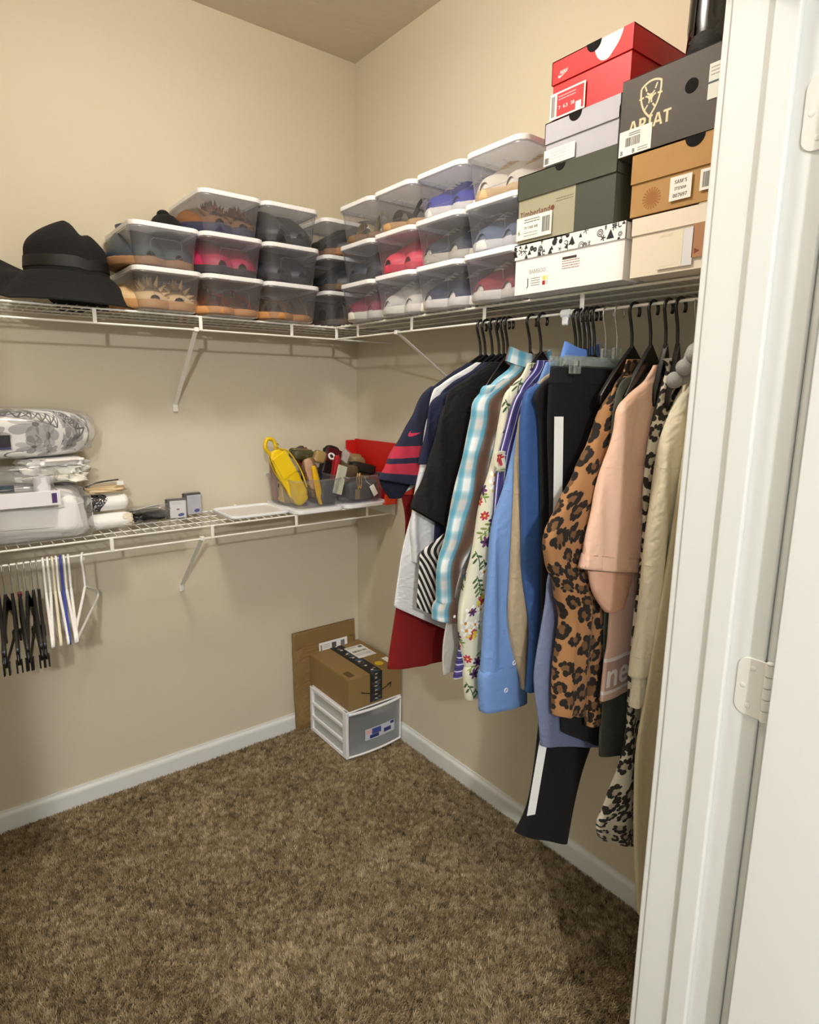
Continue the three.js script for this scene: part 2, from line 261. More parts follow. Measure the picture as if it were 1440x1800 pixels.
const lidRim = (() => { const s = rrShape(BIN.w, BIN.l, 0.032); s.holes.push(rrShape(BIN.w - 0.016, BIN.l - 0.016, 0.026)); return new THREE.ExtrudeGeometry(s, { depth: 0.0105, bevelEnabled: true, bevelSize: 0.0015, bevelThickness: 0.0015, bevelOffset: -0.0015, bevelSegments: 2, curveSegments: 8 }).rotateX(-Math.PI / 2).translate(0, 0.1078, 0); })();
const lidPlate = slab(rrShape(BIN.w - 0.014, BIN.l - 0.014, 0.026), 0.003, 0.0006).translate(0, 0.1165, 0);
const bead = rrShape(0.09, 0.05, 0.012).getSpacedPoints(30).map(p => [p.x, 0.053 + p.y, 0.1455 + (p.y) * 0.12]);
const binBead = tube(bead.slice(0, -1), 0.0008, 60, 5, true);
function makeBin(label, pos, turn, group) {
  const t = thing('shoe_bin', label, 'storage bin', pos, turn, group);
  part('bin_body', binBody, clearBin, t); part('bin_base', binFloor, clearBin, t);
  const lid = part('lid', lidRim, whitePlastic, t, 'white snap lid'); part('lid_panel', lidPlate, lidPlastic, lid); part('embossed_panel', binBead, clearBin, t);
  return t;
}
const CK = [ // columns: where, [x, z, turn], shoes bottom to top: [kind, colours, words, second kind?]
  ['stack beside the felt hat', [-0.866, 0.164, 0], [['fuzzy', [0xd9b98a, 0xb88a55], 'tan fuzzy slipper'], ['boot', [0x39454d, 0x9a7350], 'slate grey boot']]],
  ['second stack from the hat', [-0.66, 0.164, 0], [['wedge', [0xc23b1e, 0xc48a52, 0xc48a52], 'orange red wedge sandal'], ['boot', [0xb01f4c, 0x2a2026], 'magenta ankle boot'], ['fuzzy', [0x7a5233, 0x2b2c48], 'brown fuzzy slipper']]],
  ['third stack from the hat', [-0.453, 0.164, 0], [['sandal', [0xb9a382, 0xb57f45], 'taupe strappy sandal'], ['boot', [0x1c2230, 0x14161c], 'dark navy boot'], ['boot', [0x22262c, 0x17181b], 'black boot']]],
  ['stack tucked into the corner', [-0.15, 0.176, -1], [['sandal', [0x6e6554, 0x55493b], 'grey brown sandal'], ['boot', [0x1d222b, 0x6b583e], 'brown soled boot'], ['boot', [0x181b20, 0xa9774f], 'tan soled boot']]],
  ['first stack right of the corner', [-0.164, 0.484, -1], [['sneaker', [0x7d1c38, 0xd8d2c6, 0x7d1c38], 'maroon sneaker'], ['boot', [0x262c3c, 0x1e222c], 'dark navy boot'], ['sandal', [0xded39a, 0x8a6a4c], 'cream strapped sandal']]],
  ['second stack right of the corner', [-0.164, 0.69, -1], [['sneaker', [0xcfc9be, 0xe9e4d8, 0xd8d4cc], 'pale grey sneaker'], ['boot', [0xf0475e, 0xd23350], 'coral pink boot'], ['sandal', [0x2c2c30, 0xc49a66], 'black tan-soled sandal']]],
  ['third stack right of the corner', [-0.164, 0.896, -1], [['sneaker', [0x1f2a44, 0xe6e2da, 0xe6e2da], 'navy white-toed sneaker'], ['sneaker', [0x2b3140, 0xbdb6a6, 0xc9c3b2], 'charcoal sneaker'], ['sneaker', [0x2c3aa0, 0xe6e3df, 0x2f3fae], 'bright blue sneaker']]],
  ['stack beside the cardboard boxes', [-0.164, 1.1, -1], [['sneaker', [0x8a1f30, 0xded9cf, 0xe2ddd4], 'maroon white-toed sneaker'], ['sneaker', [0x5b6a80, 0xd3d2d2, 0x6b788c], 'blue grey sneaker'], ['sneaker', [0xe3dccb, 0xd8b98a, 0xeae5da], 'cream sneaker']]],
];
const LEVEL = [['bottom', 'middle', 'top'], ['lower', 'upper']];
for (const [where, [x, z, q], shoes] of CK) shoes.forEach(([kind, c, words], k) => {
  const lv = shoes.length === 2 ? LEVEL[1][k] : LEVEL[0][k], turn = q * Math.PI / 2, r = rng(k * 31 + Math.round(x * 977) + Math.round(z * 313));
  const y = UY + 0.0062 + k * 0.1225; const jx = (r() - 0.5) * 0.005, jz = (r() - 0.5) * 0.007;
  makeBin(`${lv} clear lidded bin with a ${words}, ${where}`, [x + jx, y, z + jz], turn + (r() - 0.5) * 0.02, 'clear shoe bins on the upper shelves');
  const f = k === shoes.length - 1 || true;
  for (const s of [-1, 1]) {
    const side = q ? (s < 0 ? 'corner-side' : 'door-side') : (s < 0 ? 'left' : 'right');
    const sh = makeShoe(kind, c, `${side} ${words} in the ${lv} bin, ${where}`, 'shoes kept in the clear bins');
    const off = s * 0.043, fwd = (s < 0 ? 0.013 : -0.004) + (r() - 0.5) * 0.008;
    sh.position.set(x + jx + (q ? -fwd : off), y + 0.004, z + jz + (q ? off : fwd)); sh.scale.set(1.1, 1.42, 1.06); sh.rotation.y = turn + s * (r() - 0.5) * 0.12 + (s > 0 && kind === 'sandal' ? Math.PI : 0);
  }
});

// ---------- the black felt hat and the knit hat ----------
{
  const t = thing('felt_hat', 'large floppy black felt hat with a pinched crown on the upper shelf', 'hat', [-1.112, UY + 0.006, 0.168]);
  const felt = M(0x0b0b0d, 0.95, { bumpMap: cloudy, bumpScale: 0.0012 });
  const crown = (th, s) => { // s 0 top .. 1 base
    const r = 0.103 * Math.pow(Math.sin(Math.min(1, s * 1.25 + 0.02) * Math.PI / 2), 0.8) * (1 + 0.05 * Math.cos(2 * th)) * (s > 0.8 ? 1 + (s - 0.8) * 0.2 : 1);
    const x = Math.cos(th) * r, z = Math.sin(th) * r; const pinch = 0.026 * Math.exp(-Math.pow((x - 0.038) / 0.016, 2)) * (1 - s * 0.8) + 0.018 * Math.exp(-Math.pow((x - 0.09) / 0.03, 2)) * (1 - s);
    return [x, 0.088 + 0.152 * Math.pow(1 - s, 0.62) - pinch - 0.014 * Math.max(0, -x / 0.1) * (1 - s), z * 0.92]; };
  part('crown', grid(48, 20, (u, v) => crown(u * Math.PI * 2, v), true), felt, t);
  const brimAt = (th, s, d) => { const c = crown(th, 1), w = 0.062 + 0.006 * Math.sin(3 * th + 1), k = Math.cos(th), f = Math.sin(th); const right = Math.max(0, k), left = Math.max(0, -k);
    const out = 1 + s * (w + 0.02 * left) / Math.hypot(c[0], c[2]); const lb = left * Math.max(0, Math.min(1, 0.35 - f * 1.3)); const droop = -0.085 * Math.pow(s, 1.25) * (0.9 + 0.15 * right) * (1 - Math.pow(lb, 0.7)) + 0.06 * lb * s - 0.02 * s * Math.max(0, f);
    return [c[0] * out, Math.max(0.004, c[1] + droop + 0.008 * s * Math.sin(5 * th)) + d, c[2] * out]; };
  part('brim', [grid(64, 14, (u, v) => brimAt(u * Math.PI * 2, v, 0.0025), true), grid(64, 14, (u, v) => brimAt(-u * Math.PI * 2, v, -0.0015), true), grid(64, 1, (u, v) => brimAt(u * Math.PI * 2, 1, 0.0025 - v * 0.004), true)], felt, t);
  part('hat_band', grid(48, 2, (u, v) => { const p = crown(u * Math.PI * 2, 0.86 + v * 0.12); return [p[0] * 1.015, p[1], p[2] * 1.015]; }, true), M(0x050506, 0.6), t);
  const k = thing('knit_hat', 'small crumpled black knit hat with a knot on the leftmost bin lid', 'hat', [-0.832, UY + 0.006 + 0.1225 + 0.123, 0.2]);
  part('hat_body', grid(36, 16, (u, v) => { const a = u * Math.PI * 2, q = v * Math.PI * 0.5, r = 0.047 * Math.pow(Math.cos(q), 0.6) * (1 + 0.06 * Math.sin(3 * a + v * 4) + 0.03 * Math.sin(9 * a)); return [Math.cos(a) * r, 0.006 + Math.sin(q) * 0.044, Math.sin(a) * r]; }, true), M(0x15120f, 1, { bumpMap: cloudy, bumpScale: 0.002 }), k);
  part('cuff', tube([[0.044, 0.009, 0], [0, 0.009, 0.044], [-0.044, 0.009, 0], [0, 0.009, -0.044]], 0.0085, 40, 10, true), M(0x1a1418, 1), k);
  part('knot', new THREE.SphereGeometry(0.019, 16, 12).scale(1, 0.75, 1).translate(-0.006, 0.05, 0), M(0x15120f, 1, { bumpMap: cloudy, bumpScale: 0.003 }), k);
}

// ---------- cardboard shoe boxes ----------
function printed(w, h, bg, draw) { return new THREE.MeshStandardMaterial({ roughness: 0.6, map: canvasTex(Math.round(w * 2600), Math.round(h * 2600), (g, W, Hh) => { g.fillStyle = bg; g.fillRect(0, 0, W, Hh); g.save(); g.scale(W, W); draw(g, Hh / W); g.restore(); }) }); }
function sheet(w, h, mat) { return [new THREE.BoxGeometry(w, h, 0.0008), [null, null, null, null, mat, null]]; }
// local frame of a box front: x to the viewer's right, y up, z out of the face. Parts are built facing +z, the box is then turned to face -x.
function shoeBox(name, label, { z0, z1, y0, y1, d, front = -0.325, lidH, lidOut = 0.003, color, rough = 0.6, frontMap, lidMap, frontColor, flap }) {
  const w = z1 - z0, h = y1 - y0, t = thing(name, label, 'shoe box', [front + d / 2, y0, (z0 + z1) / 2], -Math.PI / 2, 'cardboard shoe boxes stacked on the right shelf');
  const side = M(color, rough), mats = m => [side, side, side, side, m ?? side, side];
  const b = part('box_body', box(w - 2 * lidOut, h - 0.002, d - 2 * lidOut, 0, h / 2 - 0.001, 0), mats(frontMap), t);
  if (lidH) {
    const a = [box(w, 0.002, d, 0, h - 0.001, 0)], s = lidMap ?? side;
    const lid = part('lid', a, side, t);
    part('lid_front', box(w, lidH, 0.0018, 0, h - lidH / 2, d / 2 - 0.0009), mats(lidMap), lid);
    part('lid_back', box(w, lidH, 0.0018, 0, h - lidH / 2, -d / 2 + 0.0009), side, lid);
    for (const sx of [-1, 1]) part('lid_side', box(0.0018, lidH, d, sx * (w / 2 - 0.0009), h - lidH / 2, 0), side, lid);
  }
  t.userData.size = [w, h, d]; return t;
}
function sticker(t, x, y, w, h, draw, bg = '#f2f0ea', out = 0.0006) { // x, y from the lower left corner of the front
  const [W, , d] = t.userData.size; return part('sticker', box(w, h, 0.0008, x + w / 2 - W / 2, y + h / 2, d / 2 + out), [paper, paper, paper, paper, printed(w, h, bg, draw), paper], t);
}
function holeIn(t, x, y, r, top = false) { const [W, , d] = t.userData.size; const g = new THREE.CircleGeometry(r, 24, top ? Math.PI : 0, top ? Math.PI : Math.PI * 2); return part('finger_hole', new THREE.ExtrudeGeometry((() => { const s = new THREE.Shape(); s.absarc(0, 0, r, top ? Math.PI : 0, Math.PI * 2); s.closePath(); return s; })(), { depth: 0.0006, bevelEnabled: false, curveSegments: 20 }).translate(x - W / 2, y, d / 2 + 0.0001), M(0x0b0908, 1), t); }
const bars = (g, x, y, w, h, seed = 1) => { const r = rng(seed); g.fillStyle = '#222'; let p = x; while (p < x + w) { const k = w * (0.01 + r() * 0.03); g.fillRect(p, y, Math.min(k, x + w - p), h); p += k + w * (0.01 + r() * 0.025); } };
const text = (g, s, x, y, size, color = '#222', font = 'bold', align = 'left') => { g.save(); g.translate(x, y); g.scale(size / 100, size / 100); g.fillStyle = color; g.font = `${font} 100px sans-serif`; g.textAlign = align; g.fillText(s, 0, 0); g.restore(); };
const lines = (g, x, y, w, n, gap, th, color = '#555', seed = 2) => { const r = rng(seed); g.fillStyle = color; for (let i = 0; i < n; i++) { let p = x; while (p < x + w) { const k = w * (0.04 + r() * 0.1); g.fillRect(p, y + i * gap, Math.min(k, x + w - p) * 0.8, th); p += k; } } };
{
  // white box with a black patterned lid
  const w = 0.306, doodle = (g, h) => { const r = rng(8); g.strokeStyle = g.fillStyle = '#17151a'; for (let i = 0; i < 46; i++) { const x = r(), y = r() * h, s = 0.012 + r() * 0.022, k = Math.floor(r() * 6); g.lineWidth = 0.004 + r() * 0.004; g.beginPath();
      if (k === 0) { g.arc(x, y, s, 0, 7); g.stroke(); g.beginPath(); g.arc(x, y, s * 0.5, 0, 7); g.stroke(); } else if (k === 1) { g.arc(x, y, s * 0.7, 0, 7); g.fill(); } else if (k === 2) { g.moveTo(x - s, y - s); g.bezierCurveTo(x + s, y - 2 * s, x - s, y + 2 * s, x + s, y + s); g.stroke(); }
      else if (k === 3) { for (let a = 0; a < 5; a++) { g.moveTo(x, y); g.lineTo(x + Math.cos(a * 1.257) * s, y + Math.sin(a * 1.257) * s); } g.stroke(); } else if (k === 4) { g.moveTo(x, y - s); g.lineTo(x + s, y + s); g.lineTo(x - s, y + s); g.closePath(); g.fill(); } else { g.moveTo(x, y - s); g.lineTo(x, y + s); g.moveTo(x - s * 0.6, y); g.lineTo(x + s * 0.6, y); g.stroke(); g.beginPath(); g.arc(x, y - s, s * 0.4, 0, 7); g.stroke(); } } };
  const b = shoeBox('patterned_shoe_box', 'white shoe box with black doodle pattern lid at the bottom beside the bins', { z0: 1.197, z1: 1.502, y0: 1.7095, y1: 1.8235, d: 0.3, lidH: 0.034, color: 0xeceae8,
    lidMap: printed(w, 0.034, '#e9e7e5', doodle),
    frontMap: printed(w, 0.112, '#edebe9', (g, h) => { text(g, 'BAMBOO', 0.145, h - 0.145, 0.04, '#6a6866', '', 'left'); g.strokeStyle = '#2b1f1c'; g.lineWidth = 0.009; g.beginPath(); g.moveTo(0.135, h - 0.115); g.lineTo(0.138, h - 0.06); g.lineTo(0.128, h - 0.042); g.stroke(); lines(g, 0.17, h - 0.112, 0.09, 4, 0.017, 0.006, '#6b6760', 4); g.fillStyle = '#e4cf63'; g.fillRect(0.285, h - 0.115, 0.028, 0.03); g.fillStyle = '#d8dcae'; g.fillRect(0.316, h - 0.115, 0.026, 0.03); g.fillStyle = '#a3161d'; g.fillRect(0.285, h - 0.08, 0.028, 0.03); g.fillStyle = '#cfd0cf'; g.fillRect(0.316, h - 0.08, 0.026, 0.03);
      g.fillStyle = '#3b2a26'; g.fillRect(0.47, h - 0.22, 0.13, 0.018); lines(g, 0.47, h - 0.195, 0.16, 4, 0.017, 0.008, '#a07f77', 5); }) });
  // cream box
  const c = shoeBox('cream_shoe_box', 'cream shoe box at the bottom of the stack by the door jamb', { z0: 1.513, z1: 1.79, y0: 1.7095, y1: 1.8235, d: 0.3, lidH: 0.034, color: 0xefe2d0 });
  sticker(c, 0.062, 0.008, 0.052, 0.066, (g, h) => { lines(g, 0.1, 0.06 * h, 0.5, 2, 0.05, 0.02, '#cfc4ae', 3); lines(g, 0.1, h * 0.92, 0.6, 1, 0.05, 0.015, '#cfc4ae', 4); }, '#eee3cd');
  sticker(c, 0.1145, 0.008, 0.02, 0.066, () => {}, '#e6e4ea');
  sticker(c, 0.133, 0.02, 0.045, 0.06, (g, h) => { g.fillStyle = '#b07f5a'; g.fillRect(0, 0, 1, h); g.fillStyle = '#7a3d2c'; g.beginPath(); g.moveTo(0.1, h * 0.9); g.lineTo(0.35, h * 0.82); g.lineTo(0.1, h * 0.72); g.fill(); }, '#b9875f');
  // green box
  const G = shoeBox('green_shoe_box', 'dark green shoe box with beige printed panel above the patterned white box', { z0: 1.200, z1: 1.470, y0: 1.8262, y1: 1.9745, d: 0.3, lidH: 0.052, color: 0x474b3e, rough: 0.7,
    frontMap: printed(0.264, 0.146, '#3f4337', (g, h) => { g.fillStyle = '#a09a80'; g.fillRect(0, h * 0.3, 0.62, h * 0.7); g.save(); text(g, 'Timberland', 0.02, h - 0.215, 0.062, '#5b2f22', 'bold'); g.restore(); g.fillStyle = '#6b3a2a'; g.beginPath(); g.arc(0.385, h - 0.235, 0.022, 0, 7); g.fill(); lines(g, 0.42, h - 0.30, 0.18, 2, 0.02, 0.008, '#6d6650', 6); }) });
  sticker(G, 0.002, 0.006, 0.105, 0.05, (g, h) => { bars(g, 0.74, 0.08, 0.22, h - 0.16, 3); text(g, '6', 0.04, h * 0.75, 0.12); lines(g, 0.22, 0.06, 0.45, 2, 0.05, 0.02, '#444', 7); text(g, '75 1360 W8', 0.22, h * 0.55, 0.075, '#222'); lines(g, 0.22, h * 0.7, 0.4, 2, 0.06, 0.018, '#777', 8); g.strokeStyle = '#999'; g.lineWidth = 0.006; g.strokeRect(0.02, 0.02, 0.96, h - 0.04); }, '#efede0');
  holeIn(G, 0.123, 0.1484, 0.014, true);
  // lavender grey box
  const P = shoeBox('lavender_shoe_box', 'pale lavender grey shoe box between the green and the red box', { z0: 1.275, z1: 1.468, y0: 1.9758, y1: 2.0665, d: 0.31, lidH: 0.043, color: 0xbdbcc8, rough: 0.65 });
  sticker(P, 0.001, 0.002, 0.085, 0.032, (g, h) => { bars(g, 0.03, h * 0.5, 0.14, h * 0.4, 5); g.strokeStyle = '#b8b8bc'; g.lineWidth = 0.01; g.strokeRect(0.2, 0.05, 0.6, h - 0.1); lines(g, 0.24, 0.1, 0.5, 3, 0.07, 0.015, '#aaa', 9); }, '#e9e9ea');
  holeIn(P, 0.082, 0.0907, 0.017, true);
  // red box
  const red = '#d5151c', swoosh = (g, x, y, s, c) => { g.fillStyle = c; g.beginPath(); g.moveTo(x, y); g.bezierCurveTo(x - 0.25 * s, y + 0.35 * s, x - 0.05 * s, y + 0.5 * s, x + 0.3 * s, y + 0.32 * s); g.lineTo(x + s, y); g.lineTo(x + 0.25 * s, y + 0.2 * s); g.bezierCurveTo(x + 0.05 * s, y + 0.25 * s, x - 0.05 * s, y + 0.18 * s, x, y); g.fill(); };
  const R = shoeBox('red_shoe_box', 'bright red shoe box with a white arc on its lid, topmost of its stack', { z0: 1.287, z1: 1.487, y0: 2.0678, y1: 2.1845, d: 0.33, lidH: 0.046, color: 0xd5151c, rough: 0.5,
    lidMap: printed(0.2, 0.046, red, (g, h) => { g.fillStyle = '#f3efe9'; g.beginPath(); g.moveTo(0.54, 0); g.bezierCurveTo(0.55, h * 0.95, 0.7, h * 1.12, 0.76, h * 0.8); g.bezierCurveTo(0.84, h * 0.5, 0.87, h * 0.3, 0.885, 0); g.fill(); swoosh(g, 0.1, h * 0.62, 0.11, '#f6d9d4'); text(g, 'NIKE', 0.105, h * 0.66, 0.045, '#f6e3df', 'italic bold'); }) });
  sticker(R, 0.0, 0.0, 0.093, 0.052, (g, h) => { g.fillStyle = '#efeae5'; g.fillRect(0, 0, 1, h); g.fillStyle = '#d5262c'; g.fillRect(0.2, 0.04, 0.76, h - 0.08); g.fillStyle = '#efeae5'; g.fillRect(0.74, h - 0.2, 0.16, 0.16); lines(g, 0.24, 0.1, 0.5, 2, 0.06, 0.02, '#f3cfcd', 11); text(g, '7   6.5   38', 0.25, h * 0.68, 0.1, '#f6dedc'); bars(g, 0.04, h * 0.1, 0.1, h * 0.8, 7); }, '#efeae5');
  holeIn(R, 0.108, 0.1169, 0.018, true);
  // tan box
  const T = shoeBox('tan_shoe_box', 'tan shoe box with a sunburst print under the dark brown box', { z0: 1.503, z1: 1.785, y0: 1.8262, y1: 1.9425, d: 0.3, lidH: 0.055, color: 0xb58a4e, rough: 0.7,
    frontMap: printed(0.276, 0.114, '#b58a4e', (g, h) => { g.fillStyle = g.strokeStyle = '#9a6426'; g.beginPath(); g.arc(0.165, h - 0.1, 0.03, 0, 7); g.fill(); g.lineWidth = 0.012; for (let a = 0; a < 20; a++) { const q = a / 20 * 6.283; g.beginPath(); g.moveTo(0.165 + Math.cos(q) * 0.025, h - 0.1 + Math.sin(q) * 0.025); g.lineTo(0.165 + Math.cos(q) * 0.072, h - 0.1 + Math.sin(q) * 0.072); g.stroke(); } }) });
  sticker(T, 0.088, 0.012, 0.043, 0.042, (g, h) => { text(g, "SAM'S", 0.5, 0.3, 0.2, '#333', 'bold', 'center'); text(g, 'ITEM#', 0.5, 0.56, 0.18, '#333', 'bold', 'center'); text(g, '007697', 0.5, 0.86, 0.2, '#333', 'bold', 'center'); });
  sticker(T, 0.147, 0.018, 0.05, 0.036, (g, h) => { bars(g, 0.1, 0.1, 0.3, h - 0.2, 12); lines(g, 0.5, 0.1, 0.4, 4, 0.14, 0.05, '#666', 13); });
  // dark brown box with crest
  const A = shoeBox('brown_shoe_box', 'dark brown shoe box with a shield crest on the tan box by the jamb', { z0: 1.471, z1: 1.788, y0: 1.9442, y1: 2.0842, d: 0.31, color: 0x4a4238, rough: 0.65, lidOut: 0,
    frontMap: printed(0.317, 0.138, '#473f35', (g, h) => { const c = '#d9cfa8', x = 0.20, y = h * 0.33; g.strokeStyle = g.fillStyle = c; g.lineWidth = 0.012; g.lineJoin = 'round'; g.beginPath(); g.moveTo(x - 0.065, y - 0.065); g.quadraticCurveTo(x, y - 0.115, x + 0.065, y - 0.075); g.quadraticCurveTo(x + 0.075, y + 0.03, x, y + 0.105); g.quadraticCurveTo(x - 0.075, y + 0.04, x - 0.065, y - 0.065); g.stroke();
      g.lineWidth = 0.01; for (let a = 0; a < 3; a++) { g.save(); g.translate(x, y - 0.005); g.rotate(a * 2.094); g.beginPath(); g.arc(0, -0.04, 0.028, 0.5, 2.64); g.stroke(); g.beginPath(); g.moveTo(-0.028, -0.035); g.lineTo(-0.04, -0.065); g.moveTo(0.028, -0.035); g.lineTo(0.04, -0.065); g.stroke(); g.restore(); } g.beginPath(); g.arc(x, y - 0.005, 0.016, 0, 7); g.fill();
      text(g, 'ARIAT', 0.06, h * 0.72, 0.1, c, 'bold'); }) });
  sticker(A, 0.001, 0.001, 0.071, 0.046, (g, h) => { bars(g, 0.2, h * 0.3, 0.45, h * 0.35, 14); lines(g, 0.3, 0.08, 0.35, 2, 0.05, 0.025, '#444', 15); text(g, '8', 0.05, h * 0.95, 0.16); text(g, 'B', 0.42, h * 0.95, 0.14); lines(g, 0.6, h * 0.8, 0.3, 2, 0.06, 0.02, '#555', 16); });
  sticker(A, 0.178, 0.05, 0.035, 0.058, (g, h) => { g.fillStyle = '#3d4a4a'; g.fillRect(0, h * 0.5, 1, h * 0.06); lines(g, 0.1, h * 0.1, 0.8, 3, h * 0.1, h * 0.04, '#999', 17); }, '#dfe2dc');
  holeIn(A, 0.146, 0.085, 0.0125);
  part('box_seam', rbox(0.317, 0.001, 0.0008, 0, 0.139, 0.1551, 0.0003), M(0x2f2a23, 0.8), A);
  holeIn(T, 0.130, 0.1164, 0.019, true);
  // black shoe standing on the brown box
  const S = makeShoe('boot', [0x0c0c0d, 0x090909], 'glossy black shoe standing on the brown shoe box at the top right', undefined); S.position.set(-0.19, 2.0848, 1.632); S.rotation.y = Math.PI / 2 - 0.1; S.scale.set(1.12, 1.9, 1.05); part('heel_counter', lathe([[0.044, 0.0], [0.0475, 0.012], [0.0465, 0.022], [0.048, 0.03], [0.047, 0.06], [0.0445, 0.085], [0.046, 0.1], [0.04, 0.103]], 28).translate(0, 0, -0.072), M(0x0d0d0e, 0.22), S);
}
// ---------- things on the lower shelf ----------
const DY = LY + 0.0062; // top of the deck wires
// a soft bundle: superellipsoid with creases
function bundle(w, h, d, seed, { e = 0.5, crease = 0.006, fx = 9, fy = 14, nu = 56, nv = 30, uvScale } = {}) {
  const sp = (c, p) => Math.sign(c) * Math.pow(Math.abs(c), p), o = seed * 7.3;
  return grid(nu, nv, (u, v) => { const a = u * Math.PI * 2 - Math.PI / 2, b = (v - 0.5) * Math.PI, cb = sp(Math.cos(b), e);
    const n = (vnoise(u * fx + o, v * fy + o) - 0.5 + 0.5 * (vnoise(u * fx * 2.3 + o, v * fy * 2.1 + o) - 0.5)) * crease * 2 * Math.cos(b);
    const k = 1 + n / Math.min(w, h, d); const x = cb * sp(Math.sin(a), e) * w / 2 * k, z = cb * sp(Math.cos(a), e) * d / 2 * k, y = sp(Math.sin(b), e) * h / 2 * (1 + 0.5 * n / h);
    return [x, y + h / 2, z, u * 2 * (w + d), v * h * 1.7]; }, true);
}
const floralGrey = canvasTex(640, 512, (g, W, Hh) => { const r = rng(21); g.fillStyle = '#f2f1ee'; g.fillRect(0, 0, W, Hh);
  for (let i = 0; i < 44; i++) { const x = r() * W, y = r() * Hh, s = 26 + r() * 40; for (let p = 0; p < 7; p++) { const q = p / 7 * 6.283; g.fillStyle = ['rgba(120,118,122,0.55)','rgba(160,158,162,0.6)','rgba(90,88,92,0.5)'][p % 3]; g.beginPath(); g.ellipse(x + Math.cos(q) * s * 0.5, y + Math.sin(q) * s * 0.5, s * 0.42, s * 0.26, q, 0, 7); g.fill(); } g.fillStyle = '#4a484c'; g.beginPath(); g.arc(x, y, s * 0.18, 0, 7); g.fill(); }
  g.strokeStyle = '#4c4a4e'; for (const [x0, y0, x1, y1, n] of [[390, 185, 630, 275, 8], [25, 150, 105, 330, 8]]) { g.lineWidth = 5; const dx = (y1 - y0) * 0.16, dy = -(x1 - x0) * 0.16; g.beginPath(); g.moveTo(x0 - dx * 0.4, y0 - dy * 0.4); g.lineTo(x1 - dx, y1 - dy); g.moveTo(x0 + dx * 0.4, y0 + dy * 0.4); g.lineTo(x1 + dx, y1 + dy); for (let i = 0; i <= n; i++) { const t = i / n, k = 0.4 + 0.6 * t, k2 = 0.4 + 0.6 * Math.min(1, t + 1 / n), t2 = Math.min(1, t + 1 / n), X = x0 + (x1 - x0) * t, Y = y0 + (y1 - y0) * t, X2 = x0 + (x1 - x0) * t2, Y2 = y0 + (y1 - y0) * t2; g.moveTo(X - dx * k, Y - dy * k); g.lineTo(X + dx * k, Y + dy * k); g.moveTo(X - dx * k, Y - dy * k); g.lineTo(X2 + dx * k2, Y2 + dy * k2); g.moveTo(X + dx * k, Y + dy * k); g.lineTo(X2 - dx * k2, Y2 - dy * k2); } g.stroke(); }
  g.lineWidth = 4; for (let i = 0; i < 16; i++) { const x = r() * W, y = r() * Hh; g.strokeStyle = '#77747a'; g.beginPath(); g.arc(x, y, 14 + r() * 34, r() * 6, 2 + r() * 6); g.stroke(); }
}, [0.44, 0.34]);
